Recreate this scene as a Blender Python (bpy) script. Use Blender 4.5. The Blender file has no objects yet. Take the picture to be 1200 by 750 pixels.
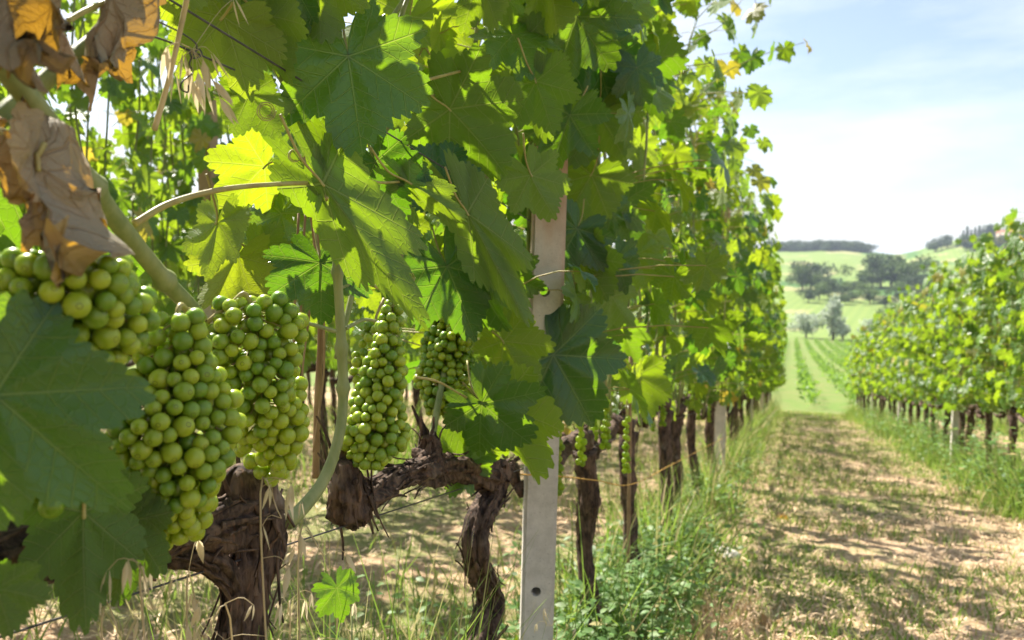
import bpy, math, random
import numpy as np
from mathutils import Vector, Matrix, noise as mn

R = math.radians
sc = bpy.context.scene
rng = np.random.default_rng(7)
random.seed(7)

# ------------------------------------------------------------------ camera
YAW, PITCH, FPX = R(19.5), R(-4.6), 933.0
cam_d = bpy.data.cameras.new('camera')
cam = bpy.data.objects.new('camera', cam_d)
sc.collection.objects.link(cam)
cam.location = (0, 0, 0)
cam.rotation_euler = (R(90) + PITCH, 0, YAW)
cam_d.sensor_width = 36
cam_d.lens = 36 * FPX / 1200
cam_d.clip_start = 0.02
cam_d.clip_end = 12000
cam_d.dof.use_dof = True
cam_d.dof.focus_distance = 0.86
cam_d.dof.aperture_fstop = 8.0
sc.camera = cam
CM = Matrix.Rotation(YAW, 3, 'Z') @ Matrix.Rotation(R(90) + PITCH, 3, 'X')

# ------------------------------------------------------------------ light
SUN_AZ = 55      # degrees left of the row direction (+Y)
SUN_EL = 47
sd = Vector((-math.sin(R(SUN_AZ)) * math.cos(R(SUN_EL)), math.cos(R(SUN_AZ)) * math.cos(R(SUN_EL)), math.sin(R(SUN_EL))))
w = bpy.data.worlds.new('World'); sc.world = w; w.use_nodes = True
nt = w.node_tree; nt.nodes.clear()
wo = nt.nodes.new('ShaderNodeOutputWorld'); bg = nt.nodes.new('ShaderNodeBackground')
sky = nt.nodes.new('ShaderNodeTexSky'); sky.sky_type = 'NISHITA'; sky.sun_disc = False
sky.sun_elevation = R(SUN_EL); sky.sun_rotation = math.atan2(sd.x, sd.y)
sky.altitude = 200; sky.air_density = 1.0; sky.dust_density = 1.6; sky.ozone_density = 2.0
tc = nt.nodes.new('ShaderNodeTexCoord')
mp = nt.nodes.new('ShaderNodeMapping'); mp.inputs['Scale'].default_value = (1.2, 1.2, 5.0)
cn = nt.nodes.new('ShaderNodeTexNoise'); cn.inputs['Scale'].default_value = 2.3; cn.inputs['Detail'].default_value = 7; cn.inputs['Roughness'].default_value = .55
cr = nt.nodes.new('ShaderNodeMapRange'); cr.inputs[1].default_value = .36; cr.inputs[2].default_value = .72; cr.inputs[3].default_value = .12; cr.inputs[4].default_value = .75
mxw = nt.nodes.new('ShaderNodeMix'); mxw.data_type = 'RGBA'
mxw.inputs['B'].default_value = (7.4, 7.5, 7.9, 1)
nt.links.new(tc.outputs['Generated'], mp.inputs['Vector']); nt.links.new(mp.outputs[0], cn.inputs['Vector'])
nt.links.new(cn.outputs['Fac'], cr.inputs[0]); nt.links.new(cr.outputs[0], mxw.inputs['Factor'])
nt.links.new(sky.outputs[0], mxw.inputs['A']); nt.links.new(mxw.outputs['Result'], bg.inputs['Color'])
bg.inputs['Strength'].default_value = 0.064
nt.links.new(bg.outputs[0], wo.inputs[0])
sl = bpy.data.lights.new('sun', 'SUN'); sl.energy = 5.0; sl.angle = R(0.53); sl.color = (1.0, .93, .82)
so = bpy.data.objects.new('sun', sl); sc.collection.objects.link(so)
so.rotation_euler = sd.to_track_quat('Z', 'Y').to_euler()
sc.view_settings.view_transform = 'Standard'
try: sc.view_settings.look = 'None'
except Exception: pass
sc.view_settings.gamma = 1
sc.view_settings.exposure = 1.55
sc.render.engine = 'CYCLES'
cy = sc.cycles
cy.use_denoising = True
cy.max_bounces = 8; cy.diffuse_bounces = 3; cy.glossy_bounces = 3; cy.transmission_bounces = 7; cy.transparent_max_bounces = 6
cy.sample_clamp_indirect = 6
cy.caustics_reflective = False; cy.caustics_refractive = False

# ------------------------------------------------------------------ terrain heights
_D = np.array([-60, 0, 28, 50, 150, 200, 260, 350, 500, 650, 760, 1000, 2000, 9000.])
_Z = np.array([8.2, -.8, -5.0, -7.4, -15.5, -17.8, -16.5, -13., -6., 3.2, 3.0, -14, -60, -80.])
def zfun(x, y):
    x = np.asarray(x, float); y = np.asarray(y, float)
    d = np.where(y > 28, np.hypot(x, y), y)
    z = np.interp(d, _D, _Z)
    a = np.degrees(np.arctan2(x, np.maximum(y, 1)))
    far = np.clip((d - 230) / 250, 0, 1)
    z = z + far * (-4.0 * np.exp(-((a - 6.2) / 1.6) ** 2) * np.clip((d - 400) / 200, 0, 1) + 10.0 * np.exp(-((a - 11.0) / 3.0) ** 2) * np.clip((d - 420) / 230, 0, 1)
                   + 1.5 * np.sin(x * .02 + 1) * np.clip((d - 200) / 100, 0, 1))
    z = z + .25 * np.sin(y * .05) * np.clip((d - 40) / 40, 0, 1)
    return z
def zg(x, y): return float(zfun(x, y))

# ------------------------------------------------------------------ pixel rays (photo pixels, 1200 x 750) used to measure positions
def ray(px, py): return CM @ Vector(((px - 600) / FPX, (375 - py) / FPX, -1))
def at(px, py, X=-.5):
    d = ray(px, py); return d * (X / d.x)
def atd(px, py, depth): return ray(px, py) * depth

# ------------------------------------------------------------------ mesh building
class MB:
    def __init__(s): s.V = []; s.L = []; s.T = []; s.UV = []; s.C = []; s.M = []; s.n = 0
    def add(s, V, L, T, UV=None, tint=(.5, .5, 0), mat=0):
        V = np.asarray(V, float); L = np.asarray(L, np.int64); T = np.asarray(T, np.int64)
        s.V.append(V); s.L.append(L + s.n); s.T.append(T)
        s.UV.append(np.zeros((len(L), 2)) + .5 if UV is None else np.asarray(UV, float))
        t = np.asarray(tint, float)
        s.C.append(np.tile(t, (len(V), 1)) if t.ndim == 1 else t)
        s.M.append(np.full(len(T), mat)); s.n += len(V)
    def inst(s, tp, M, P, tint, mat=0):
        V, L, T, UV = tp; n = len(P); nv = len(V)
        VV = np.einsum('nij,vj->nvi', M, V) + np.asarray(P)[:, None, :]
        LL = (L[None, :] + (np.arange(n) * nv)[:, None]).reshape(-1)
        s.add(VV.reshape(-1, 3), LL, np.tile(T, n), np.tile(UV, (n, 1)), np.repeat(np.asarray(tint, float), nv, axis=0), mat)
    def mesh(s, name, mats, org=(0, 0, 0), smooth=True):
        V = np.concatenate(s.V) - np.asarray(org, float); L = np.concatenate(s.L); T = np.concatenate(s.T)
        UV = np.concatenate(s.UV); C = np.concatenate(s.C); M = np.concatenate(s.M)
        me = bpy.data.meshes.new(name)
        me.vertices.add(len(V)); me.vertices.foreach_set('co', V.astype(np.float32).ravel())
        me.loops.add(len(L)); me.loops.foreach_set('vertex_index', L.astype(np.int32))
        me.polygons.add(len(T)); st = np.concatenate([[0], np.cumsum(T)[:-1]])
        me.polygons.foreach_set('loop_start', st.astype(np.int32))
        me.polygons.foreach_set('material_index', M.astype(np.int32))
        me.polygons.foreach_set('use_smooth', np.full(len(T), smooth))
        uv = me.uv_layers.new(name='UVMap'); uv.data.foreach_set('uv', UV.astype(np.float32).ravel())
        at_ = me.attributes.new('tint', 'FLOAT_COLOR', 'POINT')
        at_.data.foreach_set('color', np.concatenate([C, np.ones((len(C), 1))], 1).astype(np.float32).ravel())
        me.update(calc_edges=True); me.validate()
        for m in (mats if isinstance(mats, (list, tuple)) else [mats]): me.materials.append(m)
        return me
WL = {}
def link(name, me, parent=None, loc=(0, 0, 0)):
    o = bpy.data.objects.new(name, me); sc.collection.objects.link(o)
    if parent is not None:
        o.parent = parent; o.location = Vector(loc) - WL[parent.name]
    else: o.location = loc
    WL[o.name] = Vector(loc)
    return o
def build(mb, name, mats, parent=None, org=None, smooth=True):
    """mesh given in world coordinates; its origin goes to org (default: the parent's place)"""
    if org is None: org = WL[parent.name] if parent is not None else (0, 0, 0)
    return link(name, mb.mesh(name, mats, org, smooth), parent, org)
def tag(o, label=None, cat=None, group=None, kind=None):
    if label: o['label'] = label
    if cat: o['category'] = cat
    if group: o['group'] = group
    if kind: o['kind'] = kind
    return o
def empty(name, loc):
    o = bpy.data.objects.new(name, None); sc.collection.objects.link(o); o.location = loc; o.empty_display_size = .1
    WL[o.name] = Vector(loc); return o

def spline(pts, n):
    P = [Vector(p) for p in pts]
    if len(P) == 2: return [P[0].lerp(P[1], i / n) for i in range(n + 1)]
    Q = [P[0] * 2 - P[1]] + P + [P[-1] * 2 - P[-2]]
    out = []; m = len(P) - 1
    for i in range(n + 1):
        t = i / n * m; k = min(int(t), m - 1); f = t - k
        a, b, c, d = Q[k:k + 4]
        out.append(.5 * ((2 * b) + (c - a) * f + (2 * a - 5 * b + 4 * c - d) * f * f + (3 * b - a - 3 * c + d) * f ** 3))
    return out
def tube(pts, rad, n=8, steps=None, disp=None, cap=True):
    """a tube along a spline; disp(point, angle, s) adds to the radius"""
    steps = steps or max(4, 5 * (len(pts) - 1))
    P = spline(pts, steps); rs = np.interp(np.linspace(0, 1, steps + 1), np.linspace(0, 1, len(rad)), rad) if hasattr(rad, '__len__') else np.full(steps + 1, rad)
    V = []; up = Vector((.13, .21, .97)); s = 0
    T0 = (P[1] - P[0]).normalized()
    if abs(T0.dot(up)) > .95: up = Vector((.97, .2, .1))
    N = (up - T0 * up.dot(T0)).normalized()
    for i, p in enumerate(P):
        a = P[max(i - 1, 0)]; b = P[min(i + 1, steps)]
        T = (b - a)
        T = T.normalized() if T.length > 1e-9 else T0
        N = (N - T * N.dot(T)); N = N.normalized() if N.length > 1e-6 else T.orthogonal().normalized()
        B = T.cross(N)
        if i: s += (p - P[i - 1]).length
        for j in range(n):
            an = 2 * math.pi * j / n
            r = rs[i] + (disp(p, an, s, rs[i]) if disp else 0)
            V.append(p + (N * math.cos(an) + B * math.sin(an)) * r)
    L = []; Tt = []
    for i in range(steps):
        for j in range(n):
            a = i * n + j; b = i * n + (j + 1) % n
            L += [a, b, b + n, a + n]; Tt.append(4)
    if cap:
        L += list(range(n))[::-1]; Tt.append(n)
        L += [steps * n + j for j in range(n)]; Tt.append(n)
    return np.array(V), np.array(L), np.array(Tt), None
def addtube(mb, *a, tint=(.5, .5, 0), mat=0, **k):
    V, L, T, U = tube(*a, **k); mb.add(V, L, T, U, tint, mat)

def box(mb, lo, hi, tint=(.5, .5, 0), mat=0):
    x0, y0, z0 = lo; x1, y1, z1 = hi
    V = [(x0, y0, z0), (x1, y0, z0), (x1, y1, z0), (x0, y1, z0), (x0, y0, z1), (x1, y0, z1), (x1, y1, z1), (x0, y1, z1)]
    mb.add(V, [0, 3, 2, 1, 4, 5, 6, 7, 0, 1, 5, 4, 1, 2, 6, 5, 2, 3, 7, 6, 3, 0, 4, 7], [4] * 6, None, tint, mat)

# ------------------------------------------------------------------ materials
class NT:
    def __init__(s, name):
        s.m = bpy.data.materials.new(name); s.m.use_nodes = True; s.t = s.m.node_tree; s.t.nodes.clear()
        s.out = s.t.nodes.new('ShaderNodeOutputMaterial')
    def n(s, k, **kw):
        x = s.t.nodes.new('ShaderNode' + k)
        for a, b in kw.items(): setattr(x, a, b)
        return x
    def l(s, a, b): s.t.links.new(a, b)
    def put(s, inp, v):
        if hasattr(v, 'is_linked') or isinstance(v, bpy.types.NodeSocket): s.l(v, inp)
        else: inp.default_value = v
    def math(s, op, a, b=None, c=None, clamp=False):
        x = s.n('Math', operation=op, use_clamp=clamp)
        for i, v in enumerate((a, b, c)):
            if v is not None: s.put(x.inputs[i], v)
        return x.outputs[0]
    def mix(s, f, a, b, bt='MIX'):
        x = s.n('Mix', data_type='RGBA', blend_type=bt)
        s.put(x.inputs['Factor'], f)
        s.put(x.inputs['A'], a if not isinstance(a, tuple) else (*a, 1)); s.put(x.inputs['B'], b if not isinstance(b, tuple) else (*b, 1))
        return x.outputs['Result']
    def rng(s, v, a, b, c=0., d=1., smooth=True):
        x = s.n('MapRange'); x.interpolation_type = 'SMOOTHSTEP' if smooth else 'LINEAR'
        s.put(x.inputs[0], v)
        for i, q in enumerate((a, b, c, d)): s.put(x.inputs[i + 1], q)
        return x.outputs[0]
    def noise(s, vec, scale, detail=4, rough=.55):
        x = s.n('TexNoise'); x.inputs['Scale'].default_value = scale; x.inputs['Detail'].default_value = detail; x.inputs['Roughness'].default_value = rough
        if vec is not None: s.l(vec, x.inputs['Vector'])
        return x.outputs['Fac']
    def coord(s, k='Object'): return s.n('TexCoord').outputs[k]
    def pos(s): return s.n('NewGeometry').outputs['Position']
    def scale(s, vec, sc_, rot=(0, 0, 0)):
        x = s.n('Mapping'); x.inputs['Scale'].default_value = sc_; x.inputs['Rotation'].default_value = rot; s.l(vec, x.inputs['Vector']); return x.outputs[0]
    def bump(s, h, st=.4, dist=.002):
        x = s.n('Bump'); x.inputs['Strength'].default_value = st; x.inputs['Distance'].default_value = dist; s.l(h, x.inputs['Height']); return x.outputs[0]
    def bsdf(s, col, rough=.6, normal=None, spec=.5, **kw):
        x = s.n('BsdfPrincipled'); s.put(x.inputs['Base Color'], col if not isinstance(col, tuple) else (*col, 1)); s.put(x.inputs['Roughness'], rough)
        s.put(x.inputs['Specular IOR Level'], spec)
        if normal is not None: s.l(normal, x.inputs['Normal'])
        for k, v in kw.items(): s.put(x.inputs[k.replace('_', ' ')], v)
        return x.outputs[0]
    def done(s, sh): s.l(sh, s.out.inputs[0]); return s.m
    def tint(s):
        a = s.n('Attribute'); a.attribute_name = 'tint'; x = s.n('SeparateColor'); s.l(a.outputs['Color'], x.inputs[0]); return x.outputs

def leaf_mat(name, front_dark, front_lite, back, trans_a, trans_b, mixf=.48, rough=.42, vein=True, dry=False):
    t = NT(name); tn = t.tint()
    uv = t.n('SeparateXYZ'); t.l(t.coord('UV'), uv.inputs[0])
    x = t.math('MULTIPLY_ADD', uv.outputs[0], 2, -1); y = t.math('MULTIPLY_ADD', uv.outputs[1], 2, -1)
    th = t.math('ARCTAN2', x, y); r = t.math('SQRT', t.math('ADD', t.math('MULTIPLY', x, x), t.math('MULTIPLY', y, y)))
    S = R(52)
    k = t.math('MAXIMUM', t.math('MINIMUM', t.math('ROUND', t.math('DIVIDE', th, S)), 2), -2)
    ph = t.math('SUBTRACT', th, t.math('MULTIPLY', k, S))
    u = t.math('MULTIPLY', r, t.math('COSINE', ph)); v = t.math('ABSOLUTE', t.math('MULTIPLY', r, t.math('SINE', ph)))
    wv = t.math('MULTIPLY_ADD', u, -.010, .014)
    nz = t.noise(t.coord('UV'), 9, 3)
    mainv = t.rng(t.math('DIVIDE', v, wv), 1.0, .35)
    tt = t.math('DIVIDE', t.math('SUBTRACT', t.math('MULTIPLY_ADD', nz, .05, u), t.math('MULTIPLY', v, .72)), .155)
    pp = t.math('PINGPONG', tt, .5)
    sec = t.math('MULTIPLY', t.rng(pp, .06, .015), t.rng(v, .42, .2))
    vo = t.n('TexVoronoi', feature='DISTANCE_TO_EDGE'); vo.inputs['Scale'].default_value = 26; t.l(t.coord('UV'), vo.inputs['Vector'])
    ter = t.rng(vo.outputs['Distance'], .09, .0)
    veins = t.math('MAXIMUM', mainv, t.math('MULTIPLY', sec, .8))
    allv = t.math('MAXIMUM', veins, t.math('MULTIPLY', ter, .13))
    blot = t.noise(t.coord('UV'), 3.5, 5, .6)
    front = t.mix(t.math('MULTIPLY_ADD', blot, .5, t.math('MULTIPLY', tn[0], .6), clamp=True), front_dark, front_lite)
    front = t.mix(t.math('MULTIPLY', allv, .55), front, (.15, .24, .08) if not dry else (.2, .12, .05))
    bk = t.mix(t.math('MULTIPLY', allv, .55), back, (.26, .32, .14) if not dry else (.3, .2, .1))
    bk = t.mix(t.math('MULTIPLY', blot, .4), bk, tuple(c * .6 for c in back))
    geo = t.n('NewGeometry')
    col = t.mix(geo.outputs['Backfacing'], front, bk)
    col = t.mix(tn[2], col, (.42, .30, .06))
    bri = t.n('HueSaturation'); t.l(col, bri.inputs['Color']); t.l(t.math('MULTIPLY_ADD', tn[1], .7, .65), bri.inputs['Value'])
    tr = t.mix(tn[0], trans_a, trans_b)
    tr = t.mix(t.math('MULTIPLY', allv, .35), tr, (.60, .62, .16) if not dry else (.25, .1, .01))
    tr = t.mix(t.math('MULTIPLY', blot, .30 if not dry else .8), tr, tuple(c * .45 for c in trans_a))
    tr = t.mix(tn[2], tr, (.75, .50, .06))
    nb = t.bump(t.math('MULTIPLY_ADD', blot, .9, t.math('MULTIPLY', allv, 1.0)), .7, .003)
    ro = t.mix(geo.outputs['Backfacing'], (rough, rough, rough), (.75, .75, .75))
    p = t.bsdf(bri.outputs[0], ro, nb, spec=.6 if not dry else .25)
    tl = t.n('BsdfTranslucent'); t.l(tr, tl.inputs['Color']); t.l(nb, tl.inputs['Normal'])
    mx = t.n('MixShader'); mx.inputs[0].default_value = mixf; t.l(p, mx.inputs[1]); t.l(tl.outputs[0], mx.inputs[2])
    return t.done(mx.outputs[0])

M_leaf = leaf_mat('vine_leaf', (.006, .040, .028), (.042, .130, .016), (.095, .15, .045), (.13, .34, .006), (.56, .72, .012), mixf=.42, rough=.34)  # bluish dark front tone puts the sky's reflection into the leaf colour
M_leaf_lit = leaf_mat('lit_vine_leaf', (.035, .11, .02), (.11, .21, .035), (.12, .19, .06), (.22, .42, .01), (.50, .68, .02), mixf=.42, rough=.34)  # lighter vine leaf, sunlight put into the colour, for right-hand and rear rows
M_dry = leaf_mat('withered_leaf', (.20, .11, .04), (.36, .29, .18), (.30, .275, .205), (.36, .19, .02), (.80, .42, .02), mixf=.38, rough=.7, dry=True)

def simple(name, c1, c2, scale=40, rough=.7, stretch=(1, 1, 1), bump=.3, spec=.3, dist=.002, trans=None, tv=.5, usetint=True):
    t = NT(name); tn = t.tint()
    v = t.scale(t.coord('Object'), stretch)
    nz = t.noise(v, scale, 6, .6)
    f = t.rng(nz, .3, .7)
    col = t.mix(f, c1, c2)
    if usetint:
        h = t.n('HueSaturation'); t.l(col, h.inputs['Color']); t.l(t.math('MULTIPLY_ADD', tn[1], tv * 2, 1 - tv), h.inputs['Value']); col = t.mix(tn[2], h.outputs[0], (.46, .36, .17))
    nb = t.bump(nz, bump, dist)
    sh = t.bsdf(col, rough, nb, spec)
    if trans:
        tl = t.n('BsdfTranslucent'); t.l(t.mix(tn[2], trans, (.6, .5, .25)), tl.inputs['Color']); mx = t.n('MixShader'); mx.inputs[0].default_value = .4
        t.l(sh, mx.inputs[1]); t.l(tl.outputs[0], mx.inputs[2]); sh = mx.outputs[0]
    return t.done(sh)

M_cane = simple('green_cane', (.16, .20, .07), (.26, .28, .12), 60, .5, (1, 1, .3), .3)
M_petiole = simple('petiole', (.28, .22, .08), (.36, .34, .12), 50, .5, (1, 1, 1), .2)
M_woody = simple('brown_cane', (.20, .12, .06), (.33, .23, .12), 60, .7, (1, 1, .3), .4)
M_grass = simple('grass_blade', (.045, .11, .018), (.12, .21, .03), 8, .5, (1, 1, 1), .1, trans=(.28, .46, .05))
M_weed = simple('weed_leaf', (.07, .16, .05), (.13, .24, .07), 30, .5, (1, 1, 1), .2, trans=(.25, .45, .08))
M_straw = simple('straw', (.42, .29, .17), (.64, .48, .31), 20, .7, (1, 1, 1), .2, usetint=True)
M_oat = simple('oat_husk', (.50, .42, .28), (.70, .63, .48), 30, .55, (1, 1, 1), .2, trans=(.7, .6, .4))
M_wire = simple('steel_wire', (.03, .03, .035), (.08, .07, .07), 80, .4, spec=.5)
M_twine = simple('orange_twine', (.45, .24, .05), (.62, .38, .10), 300, .8)
M_stone = simple('pale_stone', (.38, .35, .30), (.60, .56, .50), 18, .85, bump=.6, dist=.01)
M_wall = simple('house_wall', (.62, .50, .42), (.72, .60, .50), 2, .9)
M_roof = simple('house_roof', (.32, .14, .08), (.40, .20, .12), 2, .9)

def bark_mat():
    t = NT('vine_bark'); co = t.coord('Object'); tn = t.tint()
    a = t.noise(t.scale(co, (1, 1, .28)), 70, 7, .65); b = t.noise(co, 13, 4); c = t.noise(t.scale(co, (1, 1, .15)), 190, 3)
    col = t.mix(t.rng(a, .35, .68), (.022, .014, .011), (.145, .095, .066))
    col = t.mix(t.rng(b, .55, .75, 0, .55), col, (.30, .24, .19))
    col = t.mix(t.math('MULTIPLY', t.rng(c, .55, .75), .4), col, (.26, .12, .06))
    h = t.math('ADD', a, t.math('MULTIPLY', c, .5))
    return t.done(t.bsdf(col, .85, t.bump(h, 1.0, .006), .25))
M_bark = bark_mat()

def concrete_mat():
    t = NT('post_concrete'); co = t.coord('Object')
    a = t.noise(co, 18, 7, .65); b = t.noise(t.scale(co, (1, 1, .25)), 6, 4); c = t.noise(co, 220, 3)
    col = t.mix(t.rng(a, .3, .7), (.46, .43, .38), (.64, .60, .54))
    z = t.n('SeparateXYZ'); t.l(co, z.inputs[0])
    stain = t.math('MULTIPLY', t.rng(z.outputs[2], .62, .85), t.rng(b, .28, .52))
    col = t.mix(t.math('MULTIPLY', stain, .8), col, (.38, .22, .11))
    col = t.mix(t.rng(c, .62, .72, 0, .5), col, (.16, .14, .12))
    return t.done(t.bsdf(col, .9, t.bump(t.math('ADD', a, t.math('MULTIPLY', c, .4)), .5, .003), .2))
M_conc = concrete_mat()

def berry_mat(name, objrand):
    t = NT(name)
    if objrand: rn = t.n('ObjectInfo').outputs['Random']
    else: rn = t.tint()[0]
    co = t.coord('Generated') if objrand else None
    col = t.mix(rn, (.10, .20, .007), (.29, .35, .018))
    nz = t.noise(t.coord('Object'), 130, 4)
    col = t.mix(t.rng(nz, .45, .75, 0, .5), col, (.32, .37, .12))
    if objrand:
        sp = t.noise(t.coord('Object'), 700, 1)
        col = t.mix(t.rng(sp, .70, .78, 0, .6), col, (.16, .12, .03))
        z = t.n('SeparateXYZ'); t.l(co, z.inputs[0])
        col = t.mix(t.rng(z.outputs[2], .0012, .0005), col, (.05, .03, .01))
    p = t.n('BsdfPrincipled')
    t.l(col, p.inputs['Base Color'])
    t.l(t.rng(nz, .3, .8, .24, .5), p.inputs['Roughness'])
    p.inputs['Specular IOR Level'].default_value = .45
    if objrand:
        p.inputs['Subsurface Weight'].default_value = 1.0
        p.inputs['Subsurface Radius'].default_value = (1.0, 1.15, .25)
        p.inputs['Subsurface Scale'].default_value = .014
        p.inputs['Subsurface Anisotropy'].default_value = .3
        return t.done(p.outputs[0])
    tl = t.n('BsdfTranslucent'); tl.inputs[0].default_value = (.6, .75, .12, 1)
    mx = t.n('MixShader'); mx.inputs[0].default_value = .5; t.l(p.outputs[0], mx.inputs[1]); t.l(tl.outputs[0], mx.inputs[2])
    return t.done(mx.outputs[0])
M_berry = berry_mat('grape_skin', True)
M_berry2 = berry_mat('grape_skin_small', False)

def ground_mat():
    t = NT('vineyard_ground'); p = t.pos()
    s = t.n('SeparateXYZ'); t.l(p, s.inputs[0])
    n1 = t.noise(p, 1.1, 6, .6); n2 = t.noise(p, 14, 6, .65); n3 = t.noise(p, 90, 4, .6)
    soil = t.mix(t.rng(n2, .3, .7), (.27, .165, .095), (.50, .35, .21))
    soil = t.mix(t.rng(n3, .45, .7, 0, .8), soil, (.60, .49, .34))
    green = t.mix(n2, (.08, .13, .03), (.16, .21, .06))
    near = t.mix(t.rng(t.math('MULTIPLY_ADD', n2, .3, n1), .62, .74, 0, .75), soil, green)
    # the sloping plot below the near one, then the hills' fields
    dist = t.n('VectorMath', operation='LENGTH'); t.l(p, dist.inputs[0])
    d = dist.outputs['Value']
    fa = t.noise(t.scale(p, (.012, .006, 0)), 1.0, 3)
    fields = t.mix(t.rng(fa, .42, .47), (.06, .13, .03), (.17, .23, .06))
    fb = t.noise(t.scale(p, (.02, .011, 0)), 1.7, 2)
    fields = t.mix(t.rng(fb, .56, .59), fields, (.28, .27, .12))
    wv = t.n('TexWave'); wv.inputs['Scale'].default_value = .12; wv.inputs['Distortion'].default_value = .3
    t.l(t.scale(p, (1, .25, 0), (0, 0, .5)), wv.inputs['Vector'])
    fields = t.mix(t.math('MULTIPLY', t.rng(wv.outputs['Fac'], .3, .7), .22), fields, (.08, .16, .04))
    plot = t.mix(t.rng(n1, .4, .6), (.17, .19, .065), (.12, .19, .045))
    col = t.mix(t.rng(d, 21, 24.5), near, plot)
    col = t.mix(t.rng(d, 150, 175), col, fields)
    h = t.math('ADD', t.math('MULTIPLY', n2, 1.0), t.math('MULTIPLY', n3, .35))
    return t.done(t.bsdf(col, .95, t.bump(h, .9, .03), .1))
M_ground = ground_mat()

def crown_mat(name, a, b):
    t = NT(name); tn = t.tint()
    col = t.mix(tn[0], a, b)
    p = t.bsdf(col, .7, None, .2)
    tl = t.n('BsdfTranslucent'); t.l(col, tl.inputs[0]); mx = t.n('MixShader'); mx.inputs[0].default_value = .3
    t.l(p, mx.inputs[1]); t.l(tl.outputs[0], mx.inputs[2]); return t.done(mx.outputs[0])
M_crown_dark = crown_mat('dark_foliage', (.04, .07, .03), (.09, .13, .055))
M_crown_olive = crown_mat('olive_foliage', (.32, .38, .28), (.52, .57, .46))
M_crown_mid = crown_mat('green_foliage', (.07, .12, .03), (.14, .20, .06))

# ------------------------------------------------------------------ leaves
def outline(th, seed=0, teeth=46, depth=.075):
    """radius of a grape leaf round the petiole junction; th = 0 at the tip"""
    rg = random.Random(seed)
    lob = [(0, 1.0, 34), (52, .91, 31), (-52, .91 * rg.uniform(.9, 1.05), 31), (104, .76, 33), (-104, .76 * rg.uniform(.9, 1.07), 33), (148, .62, 26), (-148, .62, 26)]
    d = math.degrees(th); r = .12
    for c, ln, wd in lob:
        q = abs((d - c + 180) % 360 - 180) / wd
        if q < 1.5: r = max(r, ln * (1 - .36 * q ** 1.3))
    if abs(d) > 160: r *= max(.12, 1 - (abs(d) - 160) / 20 * .95)
    saw = (th / (2 * math.pi) * teeth) % 1.0
    return r * (1 - depth * (1 - abs(saw * 2 - 1)) * 1.0 + depth * .4 * math.sin(th * 9 + seed))
def leaf_template(nth, rings, seed, teeth, depth=.11, fold=.25, droop=.25, wave=.08, pucker=.05, cup=0., twist=0.):
    rg = random.Random(seed * 77 + 5)
    ph = rg.uniform(0, 6.28); ph2 = rg.uniform(0, 6.28)
    V = [(0, 0)]; fr = [0]
    ths = [-math.pi + 2 * math.pi * (i + .5) / nth for i in range(nth)]
    rad = [outline(a, seed, teeth, depth) for a in ths]
    for f in rings:
        for a, r in zip(ths, rad):
            ro = r if f == 1 else r * f
            V.append((ro * math.sin(a), ro * math.cos(a))); fr.append(f)
    out = []
    for (x, y), f in zip(V, fr):
        a = math.atan2(x, y); r = math.hypot(x, y)
        S = R(52); k = max(-2, min(2, round(a / S))); p = a - k * S
        z = fold * abs(x) * .8 - droop * r * r * .6 + wave * math.sin(3 * a + ph) * r * r + wave * .6 * math.sin(7 * a + ph2) * r ** 3
        z += pucker * (1 - math.cos(p / S * 2 * math.pi)) * .5 * min(1, r * 2) * (1 if abs(a) < 2.3 else .3)
        X, Y = x, y
        if cup:      # roll the sides round the midrib
            q = cup * x; X = math.sin(q) / cup; z += (1 - math.cos(q)) / abs(cup) * (1 if cup > 0 else -1)
        if twist:
            q = twist * y; X, z = X * math.cos(q) - z * math.sin(q), X * math.sin(q) + z * math.cos(q)
        out.append((X, Y, z))
    L = []; T = []
    for j in range(nth - 1):
        L += [0, 1 + j + 1, 1 + j]; T.append(3)
    for i in range(len(rings) - 1):
        for j in range(nth - 1):
            a = 1 + i * nth + j
            L += [a, a + 1, a + nth + 1, a + nth]; T.append(4)
    L = np.array(L); uv = np.array([(x * .5 + .5, y * .5 + .5) for x, y in V])[L]
    return np.array(out), L, np.array(T), uv
MID = [leaf_template(72, (.4, .75, 1), s, 24, .17, fold=random.uniform(-.05, .5), droop=random.uniform(.1, .6), wave=random.uniform(.06, .16), pucker=.06) for s in range(7)]

def frame_from(y, n):
    y = np.asarray(y, float); y /= np.linalg.norm(y, axis=-1, keepdims=True)
    n = n - (n * y).sum(-1, keepdims=True) * y; n /= np.linalg.norm(n, axis=-1, keepdims=True)
    x = np.cross(y, n)
    return np.stack([x, y, n], -1)
def scatter_leaves(mb, P, side, smin, smax, yellow=.05, rg=rng, tilt=.55):
    """leaves with tips hanging down and the upper face turned out and up"""
    n = len(P)
    nn = np.stack([side * .65 + rg.normal(0, tilt * 1.2, n), rg.normal(-.15, .85, n), .5 + rg.normal(0, .4, n)], 1)
    tip = np.stack([side * .35 + rg.normal(0, .4, n), rg.normal(0, .55, n), -1 + rg.normal(0, .3, n)], 1)
    nn /= np.linalg.norm(nn, axis=1, keepdims=True)
    M = frame_from(tip, nn)
    s = rg.uniform(smin, smax, n)
    M = M * s[:, None, None]
    tint = np.stack([rg.uniform(0, 1, n), rg.uniform(.2, .8, n), np.where(rg.random(n) < yellow, rg.uniform(.2, .8, n), 0)], 1)
    v = rg.integers(0, len(MID), n)
    for k in range(len(MID)):
        m = v == k
        if m.any(): mb.inst(MID[k], M[m], P[m], tint[m])
    return M

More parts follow.
